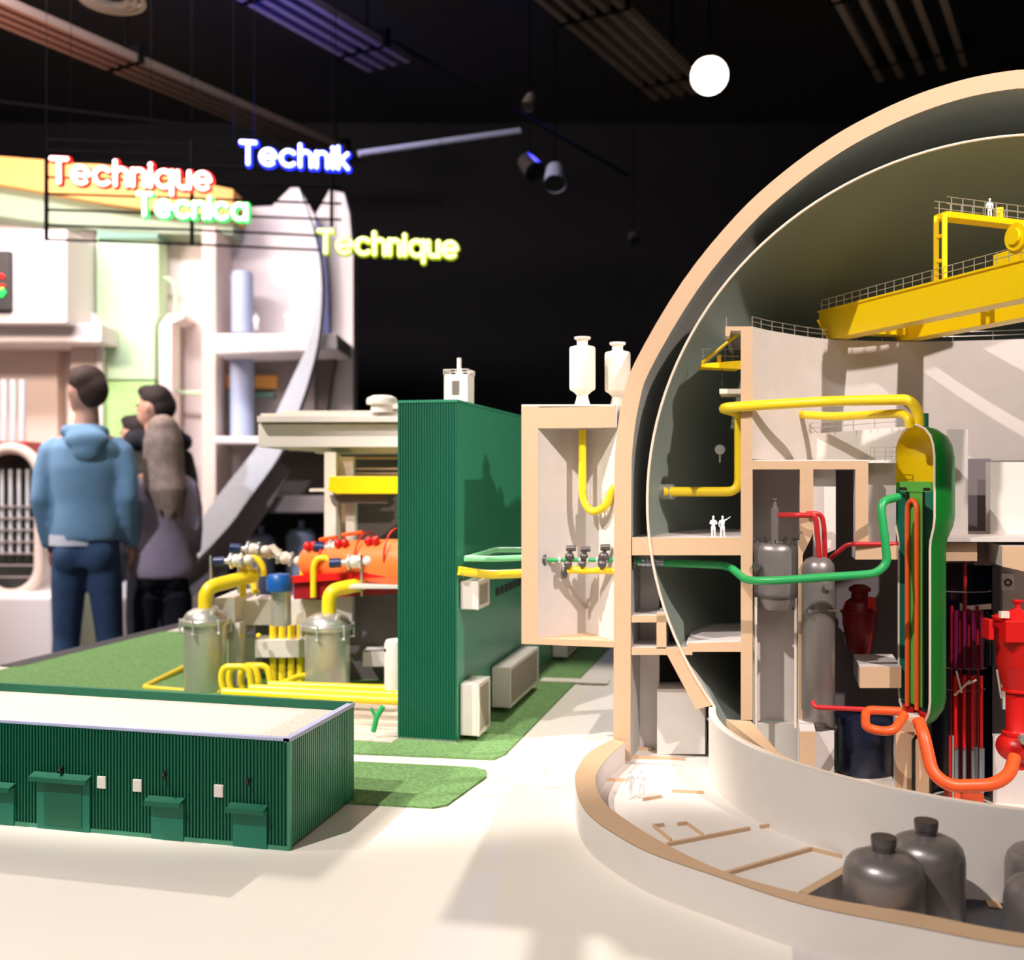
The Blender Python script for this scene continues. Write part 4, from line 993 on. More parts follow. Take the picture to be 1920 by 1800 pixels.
def pit_tank(camx, d, r, ztop, label, first=None):
    p = CC(camx, d, TZ+.0035); t = thing('storage_tank', label, 'tank', tuple(p), 0, 'dark metal tanks in the pit')
    h = ztop-TZ-.0035
    pr = [(0, 0), (r, 0), (r, h-.03), (r*.985, h-.022), (r*.93, h-.012), (r*.8, h-.004), (r*.55, h+.002), (r*.28, h+.005)]
    MB().lathe(pr, p, 56).build('tank_body', 'gunmetal', t)
    MB().lathe([(r*.27, h+.003), (r*.27, h+.011), (r*.3, h+.0112), (r*.32, h+.022), (r*.31, h+.024), (0, h+.0245)], p, 32).build('cap', 'dark_metal', t)
    return t
pit_tank(.4955, 1.375, .0525, 1.3-(1602-893)/FP*1.375, 'dark metal tank in the pit, front left one with round cap')
pit_tank(.577, 1.437, .0512, 1.3-(1570-893)/FP*1.437, 'dark metal tank in the pit, rear one touching the front left tank')
pit_tank(.735, 1.42, .052, 1.3-(1590-893)/FP*1.42, 'dark metal tank cut by the right edge of the photo, rear one')
pit_tank(.675, 1.305, .049, 1.3-(1650-893)/FP*1.305, 'dark metal tank cut by the right edge of the photo, front one')

# pipe chamber left of the dome
def chamber():
    z0, z1 = .952, 1.453; xl, xr = U(978, 900, RY).x, U(1153, 900, RY).x
    t = thing('pipe_chamber', 'beige framed open pipe chamber attached left of the dome', 'building', ((xl+xr)/2, RY, z0))
    zi0, zi1 = U(1010, 1197, RY).z, U(1010, 803, RY).z; xi = U(1009, 900, RY).x
    zb = U(978, 1207, RY).z; zt = U(978, 762, RY).z
    def fr(name, x0, x1, a, b): MB().box(x0, x1, RY-.0012, RY, a, b).build(name, 'cut_beige', t, smooth=False)
    fr('cut_frame', xl, xi, zb, zt); fr('cut_frame', xi, xr, zi1, zt-.003); fr('cut_frame', xi, xr, zb, zi0)
    b1 = Vector((-.385, 2.283, 0)); yb = 2.42
    MB().prism([Vector((xl, RY, zb)), Vector((xi, RY, zb)), Vector((b1.x, b1.y, zb)), Vector((b1.x+.0, yb, zb)), Vector((xl, yb, zb))], (0, 0, zt-zb)).build('left_wall', 'grey_wall', t, smooth=False)
    MB().prism([Vector((xr+.004, RY+.004, zb)), Vector((xr+.03, yb, zb)), Vector((b1.x, yb, zb)), Vector((b1.x, b1.y, zb))], (0, 0, zt-zb)).build('rear_wall', 'white_paint', t, smooth=False)
    tri = [Vector((xi, RY, 0)), Vector((xr+.004, RY, 0)), Vector((b1.x, b1.y, 0))]
    MB().prism([p+Vector((0, 0, zi0)) for p in tri], (0, 0, zb-zi0)).build('chamber_floor', 'cut_beige', t, smooth=False)
    MB().prism([p+Vector((0, 0, zt-.004)) for p in tri], (0, 0, zi1-zt+.004)).build('chamber_ceiling', 'grey_wall', t, smooth=False)
    MB().prism([Vector((xl, RY, zt)), Vector((xr, RY, zt-.003)), Vector((xr, yb, zt-.003)), Vector((xl, yb, zt+.002))], (0, 0, .004)).build('roof', 'cream', t, smooth=False)
    # loop seal pipe
    pipe_thing('steam_pipe', [U(1092, 806, RY+.04), U(1092, 935, RY+.04), U(1108, 962, RY+.035), U(1136, 952, RY+.015), U(1150, 915, RY+.01), U(1160, 913, RY+.01)], .0085, 'yellow_pipe', 'yellow pipe curling down inside the open beige chamber', .03)
    v = thing('relief_valve', 'two short silver valve stems beside the curled yellow pipe', 'valve', tuple(U(1115, 950, RY+.05)))
    for x in (1107, 1126): MB().tube([U(x, 945, RY+.03), U(x, 910, RY+.03)], .004, 10).build('stem', 'chrome', v)
    g = thing('feedwater_valve_line', 'green pipe with silver flanged valves inside the open beige chamber', 'pipe', tuple(U(1090, 1050, RY+.02)))
    MB().tube([U(1022, 1050, RY+.02), U(1160, 1050, RY+.02)], .0045, 12).build('pipe_run', 'green_pipe', g)
    a = U(1022, 1050, RY+.02)
    MB().tube([a-Vector((.003, 0, 0)), a+Vector((.003, 0, 0))], .0125, 20).build('end_flange', 'dark_metal', g)
    for x in (1024, 1050, 1068, 1088, 1102, 1120, 1137):
        p = U(x, 1050, RY+.02); MB().tube([p-Vector((.0025, 0, 0)), p+Vector((.0025, 0, 0))], .0078, 14).build('flange', 'chrome', g)
    for x, s in ((1068, 1), (1095, .9), (1132, 1.1)):
        p = U(x, 1044, RY+.018); b = MB().ell(p, .0105*s, 14, 10).tube([p, p+Vector((.004, -.004, .018*s))], .0042, 10).tube([p+Vector((-.006, -.004, .018*s)), p+Vector((.014, -.004, .019*s))], .0065*s, 10)
        b.build('valve_body', 'dark_metal', g)
        q = U(x-3, 1058, RY+.012); MB().ell(q, .009*s, 12, 8).build('valve_bonnet', 'dark_metal', g)
    y = thing('steam_valve_line', 'short yellow valve line below the green valve line in the chamber', 'pipe', tuple(U(1110, 1072, RY+.02)))
    MB().tube([U(1064, 1070, RY+.02), U(1080, 1068, RY+.02), U(1100, 1070, RY+.02), U(1106, 1071, RY+.02), U(1130, 1069, RY+.02), U(1160, 1072, RY+.02)], [.007, .0085, .0085, .0055, .0085, .006], 14).build('pipe_run', 'yellow_pipe', y)
    MB().ell(U(1058, 1074, RY+.02), (.008, .008, .013), 12, 8).build('end_valve', 'dark_metal', y)
chamber()
def separators():
    for px, y0, y1, d, lab in ((1092, 636, 764, 2.27, 'white vessel on the chamber roof, left of the pair'), (1158, 646, 766, 2.31, 'white vessel on the chamber roof, right one next to the dome')):
        p = C(px, y1, d); p.z = 1.456; h = (y1-y0)/FP*d; t = thing('roof_vessel', lab, 'vessel', tuple(p), 0, 'white vessels on the chamber roof')
        r = .0285
        MB().lathe([(0, 0), (.018, 0), (.014, .012), (.012, .022), (.02, .03)], p, 32).build('foot', 'cream', t)
        MB().lathe([(.02, .03), (.027, .034), (r, .038), (r, h-.026), (.027, h-.022), (.012, h-.018)], p, 36).build('body', 'cream', t)
        MB().lathe([(.012, h-.019), (.012, h-.008), (.018, h-.004), (.018, h), (0, h)], p, 28).build('cap', 'cream', t)
separators()

# ------------------------------------------------------------------ polar crane
def crane():
    zb, zt = 1.609, 1.676
    A = Vector((.125, 2.462, 0)); B = Vector((.53, 1.80, 0)); d = (B-A).normalized(); n = Vector((-d.y, d.x, 0))  # n points to back right
    if n.x < 0: n = -n
    t = thing('crane', 'big yellow overhead crane bridge under the dome', 'crane', (A.x+.15, A.y-.2, zb))
    def girder(A, B, wd):
        m = MB(); e = .035
        q = [A+Vector((0, 0, zt)), A+Vector((0, 0, zb+.03)), A+d*e+Vector((0, 0, zb)), B+Vector((0, 0, zb)), B+Vector((0, 0, zt))]
        m.prism(q, n*wd); g = m.build('girder', 'yellow', t, smooth=False, bevel=.001)
        m = MB(); m.prism([A+Vector((0, 0, zt+.002))-n*.004, A+Vector((0, 0, zt+.002))+n*(wd+.004), B+Vector((0, 0, zt+.002))+n*(wd+.004), B+Vector((0, 0, zt+.002))-n*.004], (0, 0, -.004)); m.build('girder_deck', 'yellow', g, smooth=False)
        return g
    girder(A, B, .045); A2 = A+n*.17+d*.02; B2 = B+n*.17; girder(A2, B2, .045)
    m = MB(); m.prism([A+n*.045+d*.05+Vector((0, 0, zb+.01)), A+n*.045+d*.09+Vector((0, 0, zb+.01)), A+n*.17+d*.09+Vector((0, 0, zb+.01)), A+n*.17+d*.05+Vector((0, 0, zb+.01))], (0, 0, .04)); m.build('end_beam', 'yellow', t, smooth=False)
    L = (B-A).length; k = int(L/.028)
    rl = MB()
    for i in range(k):
        p = A+d*(.01+i*.028)+Vector((0, 0, zt)); rl.tube([p, p+Vector((0, 0, .025))], .0009, 6)
    for h in (.013, .025): rl.tube([A+d*.01+Vector((0, 0, zt+h)), B+Vector((0, 0, zt+h))], .0008, 6)
    rl.build('railing', 'silver', t)
    # tall frame with platform on the girder
    def onG(px):   # distance along girder seen at pixel px
        r = RGT*((px-960)/FP)+FWD; # solve A+d*s = r*t
        det = d.x*(-r.y)+r.x*d.y; s = (A.x*r.y-A.y*r.x)/det; return s
    s0 = onG(1752); P = A+d*s0+n*.004; dep = (P.dot(FWD)); ztop = 1.3+(HZ-402)/FP*dep
    fr = MB()
    for o in (0, .023):
        q = P+d*o; fr.box(q.x-.0045, q.x+.0045, q.y-.0045, q.y+.0045, zt, ztop-.004)
    fr.build('ladder_post', 'yellow', t, smooth=False)
    for h in (.3, .66): q = P+Vector((0, 0, zt+(ztop-zt)*h)); MB().tube([q, q+d*.023], .004, 8).build('ladder_rung', 'yellow', t)
    # platform running back-right, away from the camera
    e = (RGT*.93+FWD*.36).normalized(); m = MB(); Q = P-d*.005+Vector((0, 0, ztop)); wv = d*.034
    m.prism([Q, Q+wv, Q+wv+e*.27, Q+e*.27], (0, 0, -.012)); m.build('platform', 'yellow', t, smooth=False, bevel=.001)
    rr = MB()
    for i in range(7):
        q = Q+e*(.012+i*.028); rr.tube([q, q+Vector((0, 0, .027))], .0009, 6)
        q = q+wv; rr.tube([q, q+Vector((0, 0, .027))], .0009, 6)
    for h in (.014, .027):
        rr.tube([Q+Vector((0, 0, h)), Q+e*.25+Vector((0, 0, h))], .0008, 6); rr.tube([Q+wv+Vector((0, 0, h)), Q+wv+e*.25+Vector((0, 0, h))], .0008, 6)
    rr.build('platform_railing', 'silver', t)
    q = Q+e*.155+wv*.3; MB().box(q.x-.007, q.x+.007, q.y-.006, q.y+.006, q.z, q.z+.026).build('control_desk', 'yellow', t, smooth=False, bevel=.001)
    # trolley with drum at the right
    s1 = onG(1862); q = A+d*s1; m = MB(); m.prism([q+Vector((0, 0, zt+.002)), q+d*.2+Vector((0, 0, zt+.002)), q+d*.2+Vector((0, 0, zt+.03)), q+Vector((0, 0, zt+.022))], n*.16); m.build('trolley', 'yellow', t, smooth=False, bevel=.001)
    s2 = onG(1908); q = A+d*s2+Vector((0, 0, zt+.042)); MB().tube([q-n*.006, q+n*.05], .024, 28).build('drum', 'yellow', t)
    MB().tube([q-n*.012, q-n*.006], .014, 20).build('drum_hub', 'yellow', t)
    # brace rod at the left end, hanging ladder on second girder
    MB().tube([A+Vector((0, 0, zt-.02))+d*.005-n*.006, A+d*.045+Vector((0, 0, zb-.003))-n*.006], .0022, 8).build('brace_rod', 'yellow', t)
    lo = A2+d*.46-n*.004; m = MB()
    for o in (0, .02): m.tube([lo+d*o+Vector((0, 0, zt)), lo+d*o+Vector((0, 0, zb))], .0022, 8)
    for i in range(4): m.tube([lo+Vector((0, 0, zb+.008+i*.015)), lo+d*.02+Vector((0, 0, zb+.008+i*.015))], .0018, 8)
    m.build('hanging_ladder', 'yellow', t)
    # person on platform
    f = Q+e*.125+wv*.5
    o = mini(0, 0, 2, 40, 'stand', 'white scale figure on the high yellow crane platform'); o.location = f; s = .041/1.81; o.scale = (s, s, s)
def minis():
    mini(1338, 1009, U(1338, 1009, RY+.03).dot(FWD), 42, 'bent', 'white scale figure on the beige deck, left of the pair', .2)
    mini(1359, 1009, U(1359, 1009, RY+.03).dot(FWD), 42, 'point', 'white scale figure on the beige deck pointing up', -.1)
    for px, py, ps, lab in ((1182, 1497, 'walk', 'white scale figure on the annex floor, left of the pair'), (1203, 1495, 'bent', 'white scale figure on the annex floor, right of the pair')):
        p = G(px, py, ZF); mini(px, py, p.dot(FWD), 54, ps, lab, .3 if ps == 'walk' else 2.6, z=ZF)
    p = G(1022, 1478, TZ); mini(1022, 1478, p.dot(FWD), 40, 'walk', 'lone white scale figure on the table left of the annex rim', .9, z=TZ)
    mini(480, 621, 6.75, 34, 'stand', 'white figure on the shelf of the far exhibit, beside the blue tank', 0)
    mini(540, 621, 6.75, 42, 'bent', 'white figure on the shelf of the far exhibit, farther right', 0)
crane(); minis()
def small_crane():
    Y = RY+.05; t = thing('jib_crane', 'small yellow jib crane left of the beige shield wall', 'crane', tuple(U(1350, 690, Y)))
    cprism([(1315, 688), (1389, 692), (1389, 676), (1315, 682)], U(1350, 690, Y).dot(FWD), .05).build('platform', 'yellow', t, smooth=False)
    MB().tube([U(1316, 680, Y), U(1382, 628, Y)], .0035, 10).tube([U(1316, 680, Y+.05), U(1382, 628, Y+.05)], .0035, 10).build('brace', 'yellow', t)
    MB().tube([U(1345, 672, Y+.02), U(1352, 672, Y+.02)], .009, 16).build('winch', 'yellow', t)
    m = MB()
    for x in (1318, 1332, 1346, 1360, 1374): m.tube([U(x, 682, Y+.04), U(x, 655, Y+.04)], .0008, 6)
    for y in (655, 668): m.tube([U(1316, y, Y+.04), U(1386, y, Y+.04)], .0008, 6)
    m.build('railing', 'silver', t)
    MB().tube([U(1354, 688, Y+.02), U(1354, 724, Y+.02)], .0012, 6).build('hoist_rope', 'dark_metal', t)
small_crane()

# ------------------------------------------------------------------ steam generator (half vessel, cut open)
def steam_generator():
    d0 = U(1714, 900, RY-.01).dot(FWD); c = C(1714.5, 1000, d0); c.z = 0
    zz = lambda y: 1.3+(HZ-y)/FP*d0
    u = d0/FP; th = math.radians(81)
    nrm = RGT*(-math.sin(th))+FWD*(-math.cos(th)); an = math.atan2(nrm.y, nrm.x)
    a0, a1 = an+PI/2, an+3*PI/2
    t = thing('steam_generator', 'green steam generator cut open with yellow top chamber and red tubes', 'vessel', (c.x, c.y, zz(1372)))
    R1, R2 = 70*u, 55*u
    prof = [(5*u, zz(797)), (20*u, zz(799)), (40*u, zz(806)), (57*u, zz(819)), (66*u, zz(836)), (R1, zz(858)), (R1, zz(968)), (R1*.96, zz(985)), (R2*1.04, zz(1010)), (R2, zz(1025)), (R2, zz(1305)), (R2*.93, zz(1325)), (R2*.7, zz(1345)), (R2*.4, zz(1358)), (R2*.22, zz(1372))]
    MB().lathe(prof, c, 56, a0, a1).build('outer_casing', 'vessel_green', t)
    inp = [(max(r-3.5*u, .001), z-(3*u if i < 4 else 0)) for i, (r, z) in enumerate(prof)]
    top = [p for p in inp if p[1] > zz(905)]+[(R1-3.5*u, zz(905))]
    mid = [(R1-3.6*u, zz(905)), (R1-3.6*u, zz(920))]
    low = [(R1-3.5*u, zz(920))]+[p for p in inp if p[1] < zz(920)]
    MB().lathe(top, c, 48, a0, a1).build('steam_chamber', 'yellow', t)
    MB().lathe(mid, c, 48, a0, a1).build('water_surface', 'lining_green', t)
    MB().lathe(low, c, 48, a0, a1).build('inner_lining', 'baffle_teal', t)
    # cut edge strip
    m = MB()
    for ang in (a0, a1):
        e = Vector((math.cos(ang), math.sin(ang), 0)); n = len(prof)
        m.add([c+e*r+Vector((0, 0, z))+nrm*.0006 for r, z in prof]+[c+e*(r*1.0)+Vector((0, 0, z))+nrm*.0006 for r, z in inp], [(i, i+1, n+i+1, n+i) for i in range(n-1)])
        m.tube([c+e*(r-1.2*u)+Vector((0, 0, z))+nrm*.001 for r, z in prof], .0022, 8)
    m.build('cut_edge', 'shell_edge', t)
    e = Vector((math.cos(a1), math.sin(a1), 0)); 
    if e.dot(RGT) < 0: e = -e
    # X offset in the cut plane that appears at pixel px
    def off(px):
        k = (px-960)/FP; return e*((k*c.dot(FWD)-c.dot(RGT))/(e.dot(RGT)-k*e.dot(FWD)))
    def plate(name, x0, x1, y0, y1, m, back=.002):
        a = c+off(x0)-nrm*back; b = c+off(x1)-nrm*back
        o = MB().prism([a+Vector((0, 0, zz(y1))), b+Vector((0, 0, zz(y1))), b+Vector((0, 0, zz(y0))), a+Vector((0, 0, zz(y0)))], -nrm*.002).build(name, m, t, smooth=False); return o
    plate('water_panel', 1686, 1744, 903, 922, 'lining_green', .0015)
    plate('centre_panel', 1702, 1726, 905, 1325, 'lining_green', .004)
    plate('baffle', 1697, 1700, 915, 1325, 'black', .0015); plate('baffle', 1728, 1731, 915, 1325, 'black', .0015)
    plate('baffle_cap', 1684, 1698, 914, 920, 'black', .001); plate('baffle_cap', 1730, 1743, 914, 920, 'black', .001)
    for k, (x0, x1, yt) in enumerate(((1703, 1721, 938),)):
        pts = [c+off(x0)+Vector((0, 0, zz(1328))), c+off(x0)+Vector((0, 0, zz(960)))]
        for a in range(0, 181, 15):
            f = math.radians(a); xx = (x0+x1)/2-(x1-x0)/2*math.cos(f); pts.append(c+off(xx)+Vector((0, 0, zz(958)+math.sin(f)*20*u)))
        pts += [c+off(x1)+Vector((0, 0, zz(960))), c+off(x1)+Vector((0, 0, zz(1328)))]
        MB().tube([p+nrm*.002 for p in pts], .0047, 14).build('u_tube', 'orange', t)
    plate('tube_sheet', 1690, 1737, 1322, 1328, 'black', .001)
    for x0, x1 in ((1691, 1711), (1717, 1736)):
        a = c+off(x0)-nrm*.001; b = c+off(x1)-nrm*.001; mid_ = c+off((x0+x1)/2+(4 if x0 < 1700 else -4))-nrm*.001
        MB().prism([mid_+Vector((0, 0, zz(1356))), b+Vector((0, 0, zz(1340))), b+Vector((0, 0, zz(1328))), a+Vector((0, 0, zz(1328))), a+Vector((0, 0, zz(1338)))], -nrm*.003).build('water_chamber', 'red', t, smooth=False)
    q = c+Vector((0, 0, 0))-nrm*.02
    MB().tube([q+Vector((0, 0, zz(800))), q+Vector((0, 0, zz(775)))], .009, 16).build('top_nozzle', 'baffle_teal', t)
    return c, d0
SGC, SGD = steam_generator()
# ------------------------------------------------------------------ pipes in the reactor building
Y = RY
pipe_thing('steam_pipe', [C(1724, 800, SGD), C(1722, 772, SGD), C(1706, 749, SGD), C(1560, 752, 2.1), C(1420, 760, 2.1), C(1352, 765, 2.12), C(1386, 775, 2.25), C(1386, 800, 2.25), C(1386, 922, 2.25), C(1245, 922, 2.28)], .0105, 'yellow_pipe', 'long yellow pipe from the steam generator over the shield wall', .028)
pipe_thing('steam_pipe', [C(1706, 802, SGD+.0), C(1704, 784, SGD), C(1692, 775, SGD+.02), C(1560, 781, 2.2), C(1455, 774, 2.3)], .0088, 'yellow_pipe', 'second yellow pipe just below the long one, ending at the curved wall', .028)
def coll():
    t = thing('pipe_collar', 'grey collar where the yellow pipe meets the steel sphere', 'collar', tuple(C(1250, 930, 2.3)))
    MB().tube([C(1262, 922, 2.28), C(1240, 922, 2.3)], .017, 24).build('sleeve', 'silver', t)
coll()
pipe_thing('feedwater_pipe', [C(1188, 1052, 2.2), C(1250, 1056, 2.19), C(1366, 1060, 2.17), C(1400, 1089, 2.05), C(1450, 1089, 2.02), C(1642, 1076, 1.97), C(1664, 1056, 1.97), C(1659, 1010, 1.97), C(1650, 940, 1.98), C(1684, 932, 2.0)], .0082, 'green_pipe', 'long green pipe from the sphere wall to the steam generator', .034)
def sleeve():
    t = thing('pipe_sleeve', 'silver ribbed sleeve on the left end of the long green pipe', 'collar', tuple(C(1225, 1060, 2.19)))
    for x in (1205, 1213, 1221, 1229, 1237): MB().tube([C(x-3, 1054, 2.195), C(x+3, 1054, 2.195)], .0105, 18).build('ring', 'rod_silver', t)
    MB().tube([C(1196, 1054, 2.2), C(1244, 1055, 2.19)], .0088, 16).build('tube', 'rod_silver', t)
    MB().tube([C(1186, 1052, 2.2), C(1189, 1052, 2.2)], .019, 20).build('wall_flange', 'dark_metal', t)
sleeve()
pipe_thing('red_pipe', [C(1461, 966, 2.12), C(1490, 966, 2.06), C(1526, 966, 2.05), C(1530, 975, 2.05), C(1537, 1050, 2.07)], .0055, 'crimson_pipe', 'red pipe from the first grey tank down to the second, nearer one')
pipe_thing('red_pipe', [C(1512, 963, 2.075), C(1540, 963, 2.075), C(1545, 985, 2.08), C(1547, 1050, 2.09)], .005, 'crimson_pipe', 'red pipe between the grey tanks, farther one')
pipe_thing('red_pipe', [C(1558, 1046, 2.1), C(1590, 1020, 2.06), C(1684, 1020, 2.05)], .0045, 'crimson_pipe', 'red pipe from the second grey tank behind the green vessel')
pipe_thing('red_pipe', [C(1765, 1029, 2.08), C(1806, 1031, 2.08), C(1809, 1042, 2.08), C(1809, 1150, 2.08)], .004, 'dark_red', 'dark red pipe dropping to the fuel rod bundle')
pipe_thing('red_pipe', [C(1524, 1316, 2.03), C(1528, 1326, 2.02), C(1620, 1330, 2.0)], .0048, 'crimson_pipe', 'red pipe at the foot of the tall grey tank')
pipe_thing('coolant_loop', [C(1692, 1334, 1.96), C(1625, 1331, 2.0), C(1622, 1345, 1.98), C(1624, 1366, 1.92), C(1674, 1374, 1.9), C(1696, 1340, 1.94)], .0085, 'orange', 'small orange pipe loop left of the steam generator foot', .024)
pipe_thing('coolant_pipe', [C(1722, 1352, 1.96), C(1732, 1378, 1.93), C(1748, 1450, 1.9), C(1780, 1474, 1.88), C(1862, 1472, 1.88), C(1894, 1452, 1.9), C(1902, 1420, 1.93)], .0118, 'orange', 'thick orange pipe curving from the steam generator to the red pump', .05)

# ------------------------------------------------------------------ grey tanks
def grey_tanks():
    u = 2.14/FP; zz = lambda y, d: 1.3+(HZ-y)/FP*d
    d = 2.15; u = d/FP; c = C(1453, 1000, d); c.z = 0
    t = thing('pressure_tank', 'grey metal tank with thin spindle on top, beside the shield wall', 'tank', (c.x, c.y, zz(1142, d)))
    MB().lathe([(0, zz(1138, d)), (36*u, zz(1140, d)), (42*u, zz(1128, d)), (43*u, zz(1100, d)), (43*u, zz(1032, d)), (40*u, zz(1022, d)), (33*u, zz(1017, d)), (0, zz(1014, d))], c, 48).build('tank_body', 'gunmetal', t)
    MB().lathe([(0, zz(1018, d)), (7.5*u, zz(1015, d)), (7.5*u, zz(952, d)), (4.2*u, zz(951, d)), (4*u, zz(944, d)), (2.2*u, zz(943.5, d)), (2.2*u, zz(938, d)), (4.5*u, zz(937.5, d)), (4.5*u, zz(935, d)), (0, zz(934.5, d))], c, 20).build('spindle', 'gunmetal', t)
    for a in range(0, 360, 30):
        e = Vector((math.cos(math.radians(a)), math.sin(math.radians(a)), 0))*(30*u); p = c+e+Vector((0, 0, zz(1018, d)))
        MB().tube([p, p+e*.15+Vector((0, 0, .007)), p+e*.4+Vector((0, 0, .009))], .0016, 6).build('stud', 'dark_metal', t)
    MB().lathe([(44*u, zz(1118, d)), (46*u, zz(1117, d)), (46*u, zz(1113, d)), (44*u, zz(1112, d))], c, 40).build('belt', 'dark_metal', t)
    p = C(1420, 1062, 2.115); MB().tube([p, p-FWD*.012-RGT*.006], .0085, 16).build('port', 'dark_metal', t)
    MB().lathe([(40*u, zz(1140, d)), (40*u, zz(1360, d))], c, 40, YAW+.2, YAW+PI-.2).build('rear_skirt', 'grey_wall', t)
    for px in (1417, 1492):
        MB().tube([C(px, 1120, 2.12), C(px, 1365, 2.12)], .003, 8).build('leg', 'cream', t)
    d = 2.08; u = d/FP; c = C(1534, 1000, d); c.z = 0
    t = thing('heat_exchanger', 'tall slim grey metal tank standing right of the spindle tank', 'tank', (c.x, c.y, zz(1372, d)))
    MB().lathe([(0, zz(1368, d)), (33*u, zz(1368, d)), (33*u, zz(1362, d)), (29*u, zz(1360, d)), (28.5*u, zz(1334, d)), (30.5*u, zz(1330, d)), (30.5*u, zz(1070, d)), (29*u, zz(1058, d)), (22*u, zz(1048, d)), (10*u, zz(1043, d)), (0, zz(1042, d))], c, 48).build('tank_body', 'gunmetal', t)
    MB().lathe([(33*u, zz(1364, d)), (35*u, zz(1363, d)), (35*u, zz(1359, d)), (30*u, zz(1358, d))], c, 40).build('foot_ring', 'dark_metal', t)
    for px, py in ((1550, 1098), (1515, 1145)):
        p = C(px, py, d-.028); MB().tube([p, p-FWD*.012], .0085 if py < 1120 else .004, 14).build('port', 'gunmetal', t)
    p = C(1549, 1145, 2.05); MB().tube([p-RGT*.03, p+RGT*.024], .0016, 6).build('rod', 'chrome', t)
    # dark drum
    d = 2.12; u = d/FP; c = C(1622, 1400, d); c.z = 0
    t = thing('dark_drum', 'dark navy cylindrical pit vessel below the orange loop', 'tank', (c.x, c.y, zz(1476, d)))
    MB().lathe([(0, zz(1470, d)), (40*u, zz(1466, d)), (56*u, zz(1450, d)), (58*u, zz(1440, d)), (58*u, zz(1340, d)), (54*u, zz(1338, d)), (0, zz(1338, d))], c, 48).build('drum_body', 'navy', t)
    # red accumulator in the shade
    d = 2.26; u = d/FP; c = C(1612, 1100, d); c.z = 0
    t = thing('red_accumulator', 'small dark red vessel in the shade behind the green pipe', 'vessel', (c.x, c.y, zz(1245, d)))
    MB().lathe([(0, zz(1245, d)), (10*u, zz(1240, d)), (22*u, zz(1215, d)), (31*u, zz(1170, d)), (32*u, zz(1145, d)), (26*u, zz(1128, d)), (16*u, zz(1122, d)), (15*u, zz(1110, d)), (20*u, zz(1108, d)), (20*u, zz(1102, d)), (10*u, zz(1096, d)), (0, zz(1095, d))], c, 36).build('body', 'shaded_red', t)
    MB().lathe([(32*u, zz(1150, d)), (35*u, zz(1149, d)), (35*u, zz(1145, d)), (30*u, zz(1144, d))], c, 36).build('flange', 'shaded_red', t)
    p = C(1634, 1130, 2.22); MB().box(p.x-.008, p.x+.008, p.y-.006, p.y+.006, p.z-.012, p.z+.012).build('junction_box', 'red', t, smooth=False)
    MB().tube([C(1612, 1240, 2.26), C(1612, 1300, 2.26)], .006, 10).build('support_post', 'ex_brown', t)
grey_tanks()
